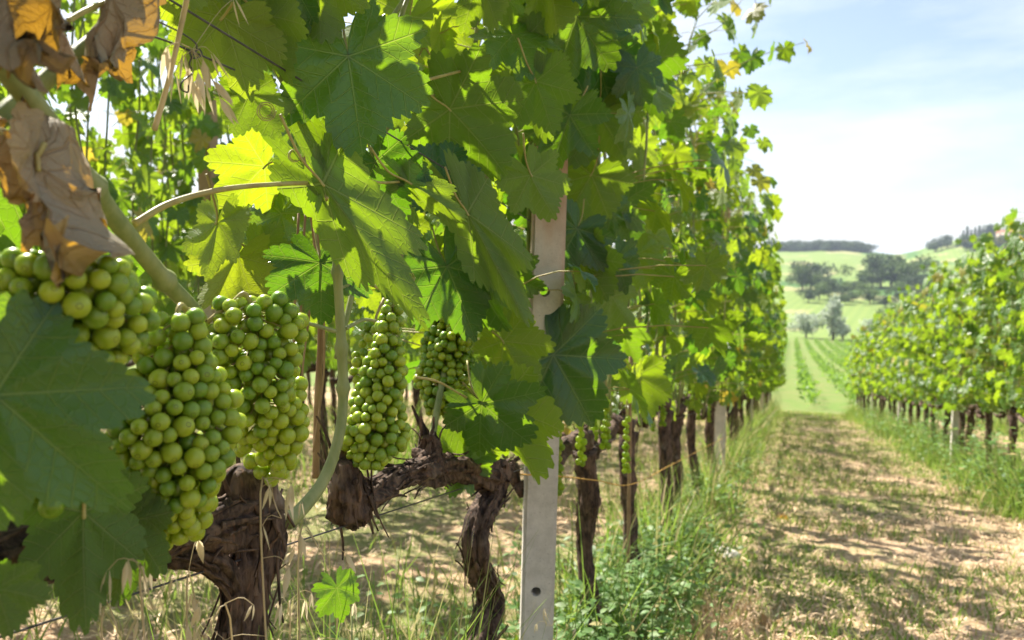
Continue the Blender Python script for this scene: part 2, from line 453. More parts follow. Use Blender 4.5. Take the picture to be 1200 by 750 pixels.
# ------------------------------------------------------------------ ground
def make_ground():
    ang = np.concatenate([np.linspace(-180, -62, 14)[:-1], np.linspace(-62, 24, 173), np.linspace(24, 180, 16)[1:-1]])
    ds = np.concatenate([[.02], np.geomspace(.25, 28, 90), np.linspace(29, 60, 14), np.geomspace(64, 2600, 60)])
    A, D = np.meshgrid(np.radians(ang), ds)
    X = D * np.sin(A); Y = D * np.cos(A); Z = zfun(X, Y)
    nr, na = X.shape
    flat = []
    for x, y, z, d in zip(X.ravel(), Y.ravel(), Z.ravel(), D.ravel()):
        if d < 40:
            k = min(1, d / .5)
            z += .035 * k * mn.noise((x * 1.3, y * 1.3, 0)) + .018 * mn.noise((x * 6, y * 6, 3)) + .008 * mn.noise((x * 17, y * 17, 5))
        flat.append((x, y, z))
    i = np.arange(nr - 1)[:, None]; j = np.arange(na)[None, :]; j2 = (j + 1) % na
    q = np.stack(np.broadcast_arrays(i * na + j, (i + 1) * na + j, (i + 1) * na + j2, i * na + j2), -1).reshape(-1)
    mb = MB(); mb.add(flat, q[::-1], np.full(len(q) // 4, 4))
    o = build(mb, 'ground', M_ground); tag(o, kind='structure')
make_ground()

# ------------------------------------------------------------------ blades of grass and straw
def blades(mb, P, h, w_, lean, bend, tint, mat=0, flat=0):
    """curved tapered blades; every argument an array over blades"""
    n = len(P); az = rng.uniform(0, 6.283, n)
    dx = np.cos(az); dy = np.sin(az)
    waz = rng.uniform(0, 6.283, n); wx = np.cos(waz); wy = np.sin(waz)
    ts = np.array([0, .35, .7, 1.0]); ws = np.array([1, .85, .5, .06])
    V = np.zeros((n, 8, 3))
    for k, (t, q) in enumerate(zip(ts, ws)):
        off = h * (lean * t + bend * t * t); up = h * t * np.sqrt(np.clip(1 - (lean + bend * t) ** 2 * .7, .02, 1))
        c = np.stack([P[:, 0] + dx * off, P[:, 1] + dy * off, P[:, 2] + up], 1)
        V[:, 2 * k] = c + np.stack([wx, wy, 0 * wx], 1) * (w_ * q / 2)[:, None]
        V[:, 2 * k + 1] = c - np.stack([wx, wy, 0 * wx], 1) * (w_ * q / 2)[:, None]
    f = np.array([0, 1, 3, 2, 2, 3, 5, 4, 4, 5, 7, 6])
    L = (f[None] + (np.arange(n) * 8)[:, None]).reshape(-1)
    mb.add(V.reshape(-1, 3), L, np.full(3 * n, 4), None, np.repeat(tint, 8, axis=0), mat)
def onground(x, y, dz=0): return np.stack([x, y, zfun(x, y) + dz], 1)
def tints(n, dry): return np.stack([rng.uniform(0, 1, n), rng.uniform(.2, .9, n), np.where(rng.random(n) < dry, rng.uniform(.5, 1, n), rng.uniform(0, .15, n))], 1)

def nmask(x, y, s, lo, hi, seed=0):
    return np.clip((np.array([mn.noise((a * s, b * s, seed)) for a, b in zip(x, y)]) - lo) / (hi - lo), 0, 1)

def row_grass(x0, ya, yb, n, spread, hmin, hmax, name, dry=.2, per=1.0):
    u = rng.random(n) ** 1.5; y = ya + (yb - ya) * u; x = x0 + rng.normal(0, spread, n)
    keep = rng.random(n) < .1 + .8 * nmask(x, y, 1.4, -.3, .3, 2)
    x, y = x[keep], y[keep]; n = len(x)
    h = rng.uniform(hmin, hmax, n) * np.clip(1.25 - np.abs(x - x0) / (spread * 2.6), .25, 1)
    h *= .55 + .9 * nmask(x, y, 3.1, -.35, .35, 7); h *= np.where(y < 1.6, .8, 1) * np.where(y > 2.6, 1.2, 1)
    mb = MB(); blades(mb, onground(x, y, -.01), h, rng.uniform(.003, .008, n) * (1 + y * .06), rng.uniform(0, .35, n), rng.uniform(0, .7, n), tints(n, dry))
    o = build(mb, name, M_grass); tag(o, kind='stuff')
row_grass(-.50, .5, 21.5, 20000, .13, .08, .38, 'grass', .28)
row_grass(1.58, 5.5, 22, 15000, .20, .08, .38, 'grass', .12)
row_grass(-2.7, 1.2, 18, 9000, .25, .12, .5, 'grass', .3)
row_grass(3.95, 7, 26, 6000, .25, .12, .5, 'grass', .2)

n = 700
mb = MB(); x = rng.uniform(-.62, -.36, n); y = rng.uniform(.2, 1.05, n)
blades(mb, onground(x, y, -.01), rng.uniform(.3, .60, n), rng.uniform(.003, .006, n), rng.uniform(0, .2, n), rng.uniform(0, .5, n), tints(n, .35))
tag(build(mb, 'tall_grass', M_grass), kind='stuff')
# short turf on the path, in patches
n = 85000
y = 1.2 + 21 * rng.random(n) ** 1.8; x = rng.uniform(-.5, 1.9, n)
m = nmask(x, y, 1.3, -.16, .12, 9) * .95 + .08 + .5 * np.exp(-((x + .1) / .25) ** 2) + .7 * np.exp(-((x - 1.45) / .16) ** 2)
k = rng.random(n) < m; x, y = x[k], y[k]; n = len(x)
mb = MB(); blades(mb, onground(x, y, -.005), rng.uniform(.02, .075, n), rng.uniform(.003, .006, n) * (1 + y * .08), rng.uniform(0, .6, n), rng.uniform(0, .6, n), tints(n, .25))
tag(build(mb, 'turf', M_grass), kind='stuff')
# sward between the left rows
n = 42000
y = .4 + 15 * rng.random(n) ** 1.5; x = -rng.uniform(.65, 7.0, n)
k = rng.random(n) < nmask(x, y, .8, -.15, .3, 5) * .8 + .1; x, y = x[k], y[k]; n = len(x)
mb = MB(); blades(mb, onground(x, y, -.005), rng.uniform(.04, .26, n), rng.uniform(.003, .007, n) * (1 + y * .08), rng.uniform(0, .6, n), rng.uniform(0, .6, n), tints(n, .5))
tag(build(mb, 'turf', M_grass), kind='stuff')
# cut straw lying on the path
def litter(n, xa, xb, ya, yb, name):
    y = ya + (yb - ya) * rng.random(n) ** 1.7; x = rng.uniform(xa, xb, n)
    mb = MB(); tt = tints(n, 0); tt[:, 2] = 0
    P = onground(x, y, .006)
    az = rng.normal(1.2, .9, n); ln = rng.uniform(.03, .14, n); wd = rng.uniform(.0015, .005, n) * (1 + y * .06)
    d = np.stack([np.cos(az), np.sin(az), rng.normal(0, .12, n)], 1) * ln[:, None] / 2
    d[:, 2] += -.15 * d[:, 1]
    s = np.stack([-np.sin(az), np.cos(az), rng.normal(0, .3, n)], 1) * wd[:, None] / 2
    up = np.stack([0 * x, 0 * x, rng.uniform(.002, .02, n)], 1)
    V = np.stack([P - d - s, P - d + s, P + up + s, P + up - s, P + d + s * .4, P + d - s * .4], 1)
    L = (np.array([0, 1, 2, 3, 3, 2, 4, 5])[None] + (np.arange(n) * 6)[:, None]).reshape(-1)
    mb.add(V.reshape(-1, 3), L, np.full(2 * n, 4), None, np.repeat(tt, 6, axis=0))
    tag(build(mb, name, M_straw), kind='stuff')
litter(26000, -.45, 1.8, 1.2, 18, 'straw_litter')
litter(16000, -4.5, -.5, .4, 12, 'straw_litter')

# leafy weeds under the near part of the left row
def ovate():
    V = [(0, 0, 0), (.28, .35, .05), (0, .38, 0), (-.28, .35, .05), (.22, .7, .02), (0, .72, -.03), (-.22, .7, .02), (0, 1, -.12)]
    return np.array(V, float), np.array([0, 1, 2, 0, 2, 3, 1, 4, 5, 2, 2, 5, 6, 3, 4, 7, 5, 5, 7, 6]), np.array([3, 3, 4, 4, 3, 3]), np.full((20, 2), .5)
OV = ovate()
def weeds(n, xf, yf, hmax, name, smin=.012, smax=.03):
    mb = MB()
    P = []; Y = []; N = []; S = []
    for i in range(n):
        x, y = xf(), yf(); z = zg(x, y); h = random.uniform(.35, 1) * hmax
        ax, ay = random.gauss(0, .2), random.gauss(0, .2)
        addtube(mb, [(x, y, z - .01), (x + ax * h * .5, y + ay * h * .5, z + h * .5), (x + ax * h, y + ay * h, z + h)], [.002, .0012], n=4, steps=3, tint=(.5, .4, .1), cap=False)
        for k in range(int(6 + 40 * h)):
            t = random.random() ** .7; a = random.uniform(0, 6.28); e = random.uniform(.005, .03)
            P.append((x + ax * h * t + math.cos(a) * e, y + ay * h * t + math.sin(a) * e, z + h * t))
            Y.append((math.cos(a), math.sin(a), random.uniform(-.3, .6))); N.append((random.gauss(0, .3), random.gauss(0, .3), 1)); S.append(random.uniform(smin, smax))
    M = frame_from(np.array(Y), np.array(N)) * np.array(S)[:, None, None]
    mb.inst(OV, M, np.array(P), tints(len(P), .04))
    tag(build(mb, name, M_weed), kind='stuff')
weeds(520, lambda: random.gauss(-.44, .10), lambda: random.uniform(1.3, 3.4), .26, 'weeds', .014, .036)
weeds(120, lambda: random.gauss(-.62, .16), lambda: random.uniform(.35, 2.2), .32, 'weeds', .014, .034)
weeds(90, lambda: random.gauss(-.42, .14), lambda: random.uniform(3.4, 8), .3, 'weeds', .02, .04)
weeds(170, lambda: random.gauss(1.52, .16), lambda: random.choice((5.6, 6.8, 9.5, 10.2, 12.5, 13.4, 16)) + random.gauss(0, .5), .55, 'weeds', .03, .06)
# a heap of dead weeds at the path's left edge
hn = 3200; hx = rng.normal(-.22, .10, hn); hy = rng.normal(2.35, .38, hn)
mb = MB(); blades(mb, onground(hx, hy, 0), rng.uniform(.02, .07, hn), rng.uniform(.002, .006, hn), rng.uniform(.5, .95, hn), rng.uniform(-.6, .4, hn), np.stack([rng.random(hn), rng.uniform(.3, .9, hn), 0 * hx], 1))
tag(build(mb, 'dead_weeds', M_straw), kind='stuff')

# ------------------------------------------------------------------ berries
def sphere_tp(nu=20, nv=13):
    V = [(0, 0, -1)]
    for i in range(1, nv):
        a = math.pi * i / nv
        for j in range(nu): V.append((math.sin(a) * math.cos(2 * math.pi * j / nu), math.sin(a) * math.sin(2 * math.pi * j / nu), -math.cos(a) * 1.04))
    V.append((0, 0, 1.04)); L = []; T = []
    for j in range(nu): L += [0, 1 + (j + 1) % nu, 1 + j]; T.append(3)
    for i in range(nv - 2):
        for j in range(nu):
            a = 1 + i * nu + j; b = 1 + i * nu + (j + 1) % nu
            L += [a, b, b + nu, a + nu]; T.append(4)
    e = len(V) - 1; s0 = 1 + (nv - 2) * nu
    for j in range(nu): L += [s0 + j, s0 + (j + 1) % nu, e]; T.append(3)
    return np.array(V), np.array(L), np.array(T), np.full((len(L), 2), .5)
SPH = sphere_tp(); SPL = sphere_tp(10, 7)
mbq = MB(); mbq.add(*SPH[:3]); BERRY_ME = mbq.mesh('berry', M_berry)

def pack(top, bot, prof, rb, seed, wide=None, maxn=98, squash=1.0):
    """berry centres filling a bunch whose radius along the axis is prof"""
    rg = np.random.default_rng(seed)
    ax = np.array(bot) - np.array(top); H = np.linalg.norm(ax); ax /= H
    e1 = np.cross(ax, [0.35, 1, 0]); e1 /= np.linalg.norm(e1); e2 = np.cross(ax, e1)
    pts = []; rads = []
    tries = 22000
    for k in range(tries):
        t = rg.random(); a = rg.uniform(0, 6.283); Rr = np.interp(t, np.linspace(0, 1, len(prof)), prof)
        shell = 1.0 if k < tries * .7 else rg.uniform(0, .8)
        rr = max(Rr - rb * .6, 0) * shell
        rr *= 1 + .13 * math.sin(2 * a + t * 7 + seed) + .13 * math.sin(3 * a - t * 13 + 2 * seed)
        p = np.array(top) + ax * t * H + (e1 * math.cos(a) + e2 * math.sin(a) * squash) * rr
        rbi = rb * rg.uniform(.76, 1.07)
        if rr > rb and np.dot(p - (np.array(top) + ax * t * H), [-p[0], -p[1], 0]) < -.12 * rr * np.hypot(p[0], p[1]): continue
        if all(np.linalg.norm(p - q) > (rbi + r2) * .80 for q, r2 in zip(pts, rads)):
            pts.append(p); rads.append(rbi)
            if len(pts) >= maxn: break
    return np.array(pts), np.array(rads)

def bunch_stem(mb, top, bot, pts, rads, hook, rb):
    top = Vector(top); bot = Vector(bot)
    addtube(mb, [Vector(hook), top + (Vector(hook) - top) * .4 + Vector((0, 0, .006)), top, top.lerp(bot, .5), top.lerp(bot, .92)], [.0022, .0022, .0022, .0015, .0008], n=7, steps=22)
    for p, r in zip(pts, rads):
        p = Vector(p); t = max(0.02, min(.9, (p - top).dot(bot - top) / (bot - top).length_squared - .06))
        q = top.lerp(bot, t)
        addtube(mb, [q, q.lerp(p, .6) + Vector((0, 0, .002)), p + (q - p).normalized() * r * .8], [.0011, .0007, .001], n=5, steps=4, cap=False)

def hero_bunch(parent, top, bot, prof, rb, seed, hook, label=None, maxn=96, squash=1.0):
    pts, rads = pack(top, bot, prof, rb, seed, maxn=190 if maxn > 50 else maxn, squash=squash)
    order = np.argsort(np.linalg.norm(pts, axis=1) - rads)[:190]; pts = pts[order]; rads = rads[order]
    mb = MB(); bunch_stem(mb, top, bot, pts, rads, hook, rb)
    c = build(mb, 'grape_cluster', M_petiole, parent, org=Vector(top))
    if label: c['label'] = label
    mid = (Vector(top) + Vector(bot)) / 2
    if len(pts) > 97:
        mb = MB(); mb.inst(SPH, np.eye(3)[None] * rads[97:, None, None], pts[97:], np.full((len(pts) - 97, 3), .5))
        q = mb.mesh('berries', M_berry, Vector(top)); q = bpy.data.objects.new('berries', q); sc.collection.objects.link(q); q.parent = c; q['kind'] = 'stuff'
    for p, r in list(zip(pts, rads))[:97]:
        b = bpy.data.objects.new('berry', BERRY_ME); sc.collection.objects.link(b)
        b.parent = c; b.location = Vector(p) - Vector(top); b.scale = (r, r, r)
        out = (Vector(p) - mid); out.z = out.z * .4 - .012; out += Vector((random.gauss(0, .012), random.gauss(0, .012), random.gauss(0, .012)))
        b.rotation_euler = (-out).to_track_quat('Z', 'Y').to_euler()
    return c

def small_bunch_mesh(seed, H, W, rb):
    top = Vector((0, 0, 0)); bot = Vector((0, 0, -H))
    pts, rads = pack(top, bot, [W * .6, W, W * .85, W * .6, W * .3], rb, seed, maxn=70)
    mb = MB(); n = len(pts)
    mb.inst(SPL, np.eye(3)[None] * rads[:, None, None], pts, np.random.default_rng(seed).random((n, 3)), 0)
    m2 = MB(); bunch_stem(m2, top, bot, pts[::3], rads[::3], (0, 0, .05), rb)
    for V, L, T, UV, C in zip(m2.V, m2.L, m2.T, m2.UV, m2.C): pass
    mb.add(np.concatenate(m2.V), np.concatenate(m2.L), np.concatenate(m2.T), np.concatenate(m2.UV), np.concatenate(m2.C), 1)
    return mb.mesh('grape_cluster', [M_berry2, M_petiole])
SB = [small_bunch_mesh(s, h, w_, .0082) for s, h, w_ in ((1, .15, .042), (2, .12, .05), (3, .17, .038))]

# ------------------------------------------------------------------ gnarled wood
def knurl(seed, amp=.28, f=9, kn=.3):
    def d(p, an, s, r):
        c = Vector((math.cos(an), math.sin(an), 0))
        a = mn.noise(Vector((c.x * 2.6, c.y * 2.6, s * f + seed)))
        b = abs(mn.noise(Vector((c.x * 7 + seed, c.y * 7, s * f * 2.2))))
        e = mn.noise(Vector((c.x * 14, c.y * 14 + seed, s * f * 7)))
        k = mn.noise(Vector((c.x * .8, c.y * .8, s * f * 1.2 + 3 * seed)))
        return r * (amp * a * 1.2 - amp * 1.1 * b + .13 * e + kn * k)
    return d
def strips(mb, pts, rad, n, seed, ln=(.03, .09)):
    """shreds of bark lifting off along the wood"""
    rg = random.Random(seed); P = spline(pts, 60)
    rs = np.interp(np.linspace(0, 1, 61), np.linspace(0, 1, len(rad)), rad)
    for _ in range(n):
        i = rg.randrange(3, 54); a = rg.uniform(0, 6.28); T = (P[i + 1] - P[i - 1]).normalized()
        N = T.orthogonal().normalized(); B = T.cross(N); o = N * math.cos(a) + B * math.sin(a); side = T.cross(o)
        l = rg.uniform(*ln) * (1 if rg.random() < .5 else -1); w_ = rg.uniform(.002, .006); lift = rg.uniform(.002, .014)
        V = []
        for k in range(5):
            t = k / 4; c = P[i] + T * l * t + o * (rs[i] * .98 + lift * t * t) + side * rg.uniform(-.002, .002)
            ww = w_ * (1 - .75 * t)
            V += [c + side * ww, c - side * ww, c - side * ww * .8 + o * .0016, c + side * ww * .8 + o * .0016]
        L = []
        for k in range(4):
            for j in range(4):
                q = 4 * k + j; q2 = 4 * k + (j + 1) % 4
                L += [q, q2, q2 + 4, q + 4]
        mb.add(V, L, [4] * 16)

# generic vine, local coordinates: trunk at the origin, the arm reaches towards -Y
H0 = .66
def vine_trunk_mesh(seed, det=(14, 60)):
    rg = random.Random(seed); mb = MB()
    j = lambda a: rg.uniform(-a, a)
    p = [(j(.02), j(.03), -.05), (j(.03), j(.05), .15), (j(.03), j(.06), .33), (j(.02), j(.05), .5), (0, 0, H0 - .03)]
    r = [.034, .026, .024, .028, .034]
    addtube(mb, p, r, n=det[0], steps=det[1], disp=knurl(seed, .3, 10)); strips(mb, p, r, 14, seed)
    q = [(0, .03, H0 - .02), (0, -.03, H0 + .005), (j(.02), -.18, H0 + .02 + j(.02)), (j(.03), -.36, H0 + j(.03)), (j(.02), -.52, H0 + .02)]
    r = [.018, .032, .021, .018, .017]
    addtube(mb, q, r, n=det[0], steps=det[1], disp=knurl(seed + 9, .3, 10)); strips(mb, q, r, 12, seed + 1)
    for k in range(5):
        yy = -.05 - k * .11
        addtube(mb, [(0, yy, H0), (j(.02), yy + j(.02), H0 + .035), (j(.03), yy + j(.02), H0 + .055)], [.013, .014, .009], n=8, steps=8, disp=knurl(seed + k, .3, 16))
    return mb.mesh('trunk', M_bark)
def vine_canes(seed, top=2.15):
    rg = random.Random(seed); mb = MB(); cs = []
    for k in range(8):
        y0 = -.58 + k * .088 + rg.uniform(-.02, .02)
        x = rg.uniform(-.02, .02); pts = [(x, y0, H0 + .02)]
        z = H0 + .02; yy = y0; hh = top * rg.uniform(.85, 1.08)
        while z < hh:
            z += .3; x = max(-.14, min(.14, x + rg.uniform(-.07, .07))); yy += rg.uniform(-.06, .06); pts.append((x, yy, z))
        if rg.random() < .35: pts.append((x + rg.choice((-1, 1)) * rg.uniform(.1, .25), yy + rg.uniform(-.1, .1), z + rg.uniform(-.05, .15)))
        cs.append(pts)
        addtube(mb, pts, [.0055, .0045, .0035, .0018], n=6, steps=14, tint=(.5, rg.uniform(.3, .7), 0))
    return mb, cs
def canopy_points(cs, n, rg, z0=.72, thick=.17):
    pts = []; side = []
    while len(pts) < n:
        c = spline(cs[rg.integers(len(cs))], 30); p = c[int(rg.integers(2, 31))]
        s = 1 if rg.random() < .5 else -1
        q = np.array([p.x + s * abs(rg.normal(0, thick * .62)) + s * .02, p.y + rg.normal(0, .06), p.z + rg.normal(0, .05)])
        if q[2] < z0 + rg.exponential(.03): continue
        if q[2] < z0 + .1 and rg.random() < .45: continue
        q[0] = max(-.34, min(.34, q[0]))
        pts.append(q); side.append(s)
    return np.array(pts), np.array(side, float)
def petioles(mb, P, xc, rg):
    for p in P:
        e = np.array([xc + (p[0] - xc) * .25, p[1] + rg.normal(0, .025), p[2] + rg.uniform(-.05, .01)])
        addtube(mb, [e, (e + p) / 2 + np.array([0, 0, .012]), p], [.0014, .0011], n=4, steps=3, cap=False, tint=(.5, .6, .1), mat=1)
def vine_foliage(mb, cs, n, seed, smin=.052, smax=.098, thick=.17, z0=.60):
    rg = np.random.default_rng(seed)
    P, s = canopy_points(cs, n, rg, z0, thick)
    scatter_leaves(mb, P, s, smin, smax, .03, rg)
    petioles(mb, P, 0.0, rg)
TR = [vine_trunk_mesh(s) for s in (11, 23, 35, 47)]
FO = []; CA = []
for s in (3, 14, 25, 36, 48):
    mb, cs = vine_canes(s, 2.1 + .1 * (s % 3)); CA.append(mb.mesh('canes', M_cane))
    mf = MB(); vine_foliage(mf, cs, 158, s, thick=.20); FO.append(mf.mesh('foliage', [M_leaf, M_petiole]))
FB = []
for s in (4, 15, 26):
    mb, cs = vine_canes(s, 2.1)
    mf = MB(); vine_foliage(mf, cs, 185, s + 200, thick=.2, z0=.5); FB.append(mf.mesh('foliage', [M_leaf_lit, M_petiole]))
FL = []; CL = []    # lower ones, for the row across the path
for s in (61, 72, 83):
    mb, cs = vine_canes(s, 1.70); CL.append(mb.mesh('canes', M_cane))
    mf = MB(); vine_foliage(mf, cs, 330, s, .045, .08, thick=.22, z0=.50); FL.append(mf.mesh('foliage', [M_leaf_lit, M_petiole]))

def vine(x, y, k, label, group, low=False, parts='tcfg', flip=None):
    r = empty('grapevine', (x, y, zg(x, y)))
    tag(r, label, 'grapevine', group)
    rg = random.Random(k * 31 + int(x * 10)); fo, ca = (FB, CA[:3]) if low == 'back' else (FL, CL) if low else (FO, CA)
    v = rg.randrange(len(fo))
    def child(name, me, loc=(0, 0, 0), rz=0, s=1):
        o = bpy.data.objects.new(name, me); sc.collection.objects.link(o); o.parent = r; o.location = loc; o.rotation_euler = (0, 0, rz); o.scale = (s, s, s) if not hasattr(s, '__len__') else s
        return o
    if 't' in parts: child('trunk', TR[rg.randrange(4)], (rg.uniform(-.03, .03), 0, 0), 0, (1, 1, rg.uniform(.94, 1.05)))
    rot = rg.random() < .5
    off = (0, -.55, 0) if rot else (0, 0, 0)
    sz = rg.uniform(.95, 1.06)
    if 'c' in parts: child('canes', ca[v], off, math.pi if rot else 0, (1, 1, sz))
    if 'f' in parts: child('foliage', fo[v], off, math.pi if rot else 0, (1.0, 1, sz))
    if 'g' in parts:
        for q in range(3):
            child('grape_cluster', SB[rg.randrange(3)], (rg.choice((-1, 1)) * rg.uniform(.03, .09), -.08 - .2 * q + rg.uniform(-.05, .05), H0 + rg.uniform(.08, .16)), rg.uniform(0, 6))
    return r

# ------------------------------------------------------------------ the rows
LX = -.5
sp = .66
y0 = .64
left = ['third vine from the camera in the left row, standing right behind the concrete post',
        'fourth vine in the left row, its dark twisted trunk beside the thin reddish stake',
        'fifth vine in the left row, slim trunk in tall grass past the thin stake',
        'sixth vine in the left row, trunk half hidden by pale green grass']
near_vines = []
for i in range(2, 32):
    yy = y0 + sp * i
    lab = left[i - 2] if i - 2 < len(left) else 'leafy vine in the far stretch of the left row, leaves merging into a green wall'
    near_vines.append(vine(LX, yy, i, lab, 'grapevines of the left row', parts='tcfg' if i < 16 else 'tcf'))
# vines behind the frame's left edge complete the row
for i in (-1, -2, -3):
    vine(LX, y0 + sp * i, i, 'vine of the left row beside the camera, just past the left picture edge', 'grapevines of the left row', parts='tcf')
RX = 1.60
for i in range(0, 24):
    yy = 6.3 + sp * i
    lab = {0: 'right-hand row vine nearest the camera, cut by the right picture edge', 1: 'bright sunlit vine nearest the right edge, second of the right-hand row',
           2: 'right-hand row vine with dark forked trunk, third along from the camera', 3: 'right-hand row vine with slim trunk, fourth along from the camera'}.get(i, 'sunlit vine further down the right-hand row beside the straw path')
    vine(RX, yy, 100 + i, lab, 'grapevines of the right-hand row', low=True, parts='tcf')
for X, ya, nn, lab, g in ((-2.7, .9, 21, 'blurred backlit vine in the row just behind the left row', 'grapevines of the row behind'),
                          (-4.9, 2.5, 20, 'distant vine in the second row behind the left row', 'grapevines of the second row behind'),
                          (-7.1, 4, 18, 'distant vine in the third row behind the left row', 'grapevines of the third row behind'),
                          (3.92, 7.5, 20, 'vine in the row behind the right-hand row, seen between trunks', 'grapevines behind the right-hand row')):
    for i in range(nn):
        v = vine(X, ya + sp * i, int(200 + X * 7 + i), lab, g, low=(X > 0) or 'back', parts='tcf')
        if X < 0: v.scale = (1.15, 1.1, 1.16)

# ------------------------------------------------------------------ concrete posts
def post(x, y, h, label, w_=.074, lean=0.0, hero=False):
    g = zg(x, y); r = empty('concrete_post', (x, y, g)); tag(r, label, 'vineyard post', 'concrete trellis posts')
    r.rotation_euler = (0, lean, R(20) if hero else 0)
    import bmesh
    bm = bmesh.new(); bmesh.ops.create_cube(bm, size=1)
    for v in bm.verts: v.co = Vector((v.co.x * w_ * (.86 if hero else 1), v.co.y * w_, (v.co.z + .5) * (h + .1) - .1))
    bmesh.ops.bevel(bm, geom=bm.edges[:], offset=.006, segments=2, affect='EDGES')
    me = bpy.data.meshes.new('shaft'); bm.to_mesh(me); bm.free(); me.materials.append(M_conc)
    o = bpy.data.objects.new('shaft', me); sc.collection.objects.link(o); o.parent = r
    if hero:
        # wire holes bored through the shaft
        for z in HOLES:
            cb = bmesh.new(); bmesh.ops.create_cone(cb, cap_ends=True, segments=20, radius1=.0095, radius2=.0095, depth=.2, matrix=Matrix.Translation((-.004, 0, z)) @ Matrix.Rotation(R(90), 4, 'X'))
            cm = bpy.data.meshes.new('bore'); cb.to_mesh(cm); cb.free()
            co = bpy.data.objects.new('bore', cm); sc.collection.objects.link(co); co.parent = r
            bpy.context.view_layer.update()
            md = o.modifiers.new('b', 'BOOLEAN'); md.operation = 'DIFFERENCE'; md.solver = 'EXACT'; md.object = co
            dg = bpy.context.evaluated_depsgraph_get(); nm = bpy.data.meshes.new_from_object(o.evaluated_get(dg))
            o.modifiers.clear(); o.data = nm; nm.name = 'shaft'
            bpy.data.objects.remove(co); bpy.data.meshes.remove(cm)
    return r
pb = at(624, 700, -.47)
PG = zg(pb.x, pb.y)
HOLES = [at(630, 662, -.49).z - PG, at(640, 337, -.49).z - PG]
post(pb.x, pb.y, 1.42, 'near grey concrete post with round wire holes, between the second and third vine', hero=True, lean=.026)
for i, yy in enumerate((5.9, 10.2, 14.5, 18.8)):
    post(LX + .02, yy, 2.1, 'grey concrete post half hidden in the left row further down' if i else 'second grey concrete post of the left row, among blurred trunks in tall grass')
for i, yy in enumerate((9.1, 13.4, 17.7)):
    post(RX, yy, 1.7, 'concrete post inside the right-hand row of vines')
for yy in (3.2, 7.5, 11.8): post(-2.7, yy, 2.1, 'concrete post in the row behind the left row')

# ------------------------------------------------------------------ trellis wires
def wire_row(x, ya, yb, h, r, label):
    mb = MB(); ys = np.linspace(ya, yb, 15)
    addtube(mb, [(x + .004 * math.sin(i), yy, zg(x, yy) + h) for i, yy in enumerate(ys)], r, n=6, steps=60)
    o = build(mb, 'trellis_wire', M_wire, org=(x, ya, zg(x, ya) + h)); tag(o, label, 'wire', 'trellis wires')
WZ = at(258, 38, -.47); wire_row(-.47, -.6, 21.2, WZ.z - zg(-.47, WZ.y), .0011, 'dark wire crossing the top left corner above the oat husks')
wire_row(-.5, -.6, 21.2, .60, .0011, 'low dark wire running just under the old vine arms of the left row')
wire_row(-.53, -.6, 21.2, 1.7, .0012, 'high wire along the left row, hidden by leaves')
for h in (.62, 1.1, 1.55): wire_row(RX, 5, 21.6, h, .0015, 'wire strung through the right-hand row of vines')

# loose tie wire with a curled end by the oat husks
mb = MB()
tp = [(155, 35), (195, 48), (224, 60), (275, 82)]
addtube(mb, [at(*p, -.455) for p in tp], .0009, n=6, steps=30)
cl = [(150, 8), (185, 25), (215, 40), (230, 52), (228, 62), (222, 60), (226, 68), (236, 65), (234, 58), (228, 62), (222, 75), (226, 85), (214, 95), (212, 104), (220, 108), (221, 100)]
addtube(mb, [at(p[0], p[1], -.45 - .002 * (i % 3)) for i, p in enumerate(cl)], .0007, n=6, steps=110)
o = build(mb, 'tie_wire', M_wire, org=at(155, 35, -.455)); tag(o, 'thin tie wire with a curled loose end beside the hanging oat husks', 'wire')

# orange twine
mb = MB()
addtube(mb, [at(610, 556, -.46), at(655, 558, -.43), at(700, 563, -.43), at(742, 567, -.42), at(790, 543, -.43), at(850, 512, -.40)], .0014, n=6, steps=40)
o = build(mb, 'twine', M_twine, org=at(655, 558, -.43)); tag(o, 'orange twine stretched from the near concrete post past the trunks', 'twine')
# thin stake
mb = MB(); q = at(738, 505, -.47); q2 = at(736, 640, -.47)
addtube(mb, [(q.x, q.y, zg(q.x, q.y) - .05), (q.x, q.y, q.z + .25)], .006, n=7, steps=10)
o = build(mb, 'stake', M_woody, org=(q.x, q.y, zg(q.x, q.y))); tag(o, 'thin reddish wooden stake beside the fourth vine', 'stake')

# ------------------------------------------------------------------ the two near vines
VA = empty('grapevine', (LX, .66, zg(LX, .66)))
tag(VA, 'nearest vine with thick dark gnarled trunk, big grape bunches and withered brown leaves', 'grapevine', 'grapevines of the left row')
VB = empty('grapevine', (LX, 1.28, zg(LX, 1.28)))
tag(VB, 'second vine, crooked slim trunk beside the post and arm ending in a knobbly stump', 'grapevine', 'grapevines of the left row')

def wood(parent, name, pts, rad, seed, n=44, steps=190, nst=40, amp=.36, f=14, kn=.34, label=None):
    mb = MB(); addtube(mb, pts, rad, n=n, steps=steps, disp=knurl(seed, amp, f, kn)); strips(mb, pts, rad, nst, seed, (.02, .07))
    o = build(mb, name, M_bark, parent)
    if label: o['label'] = label
    return o
X = LX
g = zg(LX, .66)
wood(VA, 'trunk', [Vector((at(285, 700, X).x, at(285, 700, X).y, g - .05)), at(268, 900, X), at(282, 745, X), at(288, 690, X), at(300, 640, X), at(296, 595, X), at(288, 562, X), at(287, 545, X)],
     [.036, .027, .020, .020, .025, .028, .026, .010], 3, nst=110)
wood(VA, 'arm', [at(-170, 690, X), at(-60, 665, X), at(30, 640, X), at(90, 622, X), at(150, 640, X), at(215, 622, X), at(275, 606, X), at(305, 600, X)],
     [.030, .030, .027, .019, .018, .018, .022, .016], 8, nst=110, steps=260)
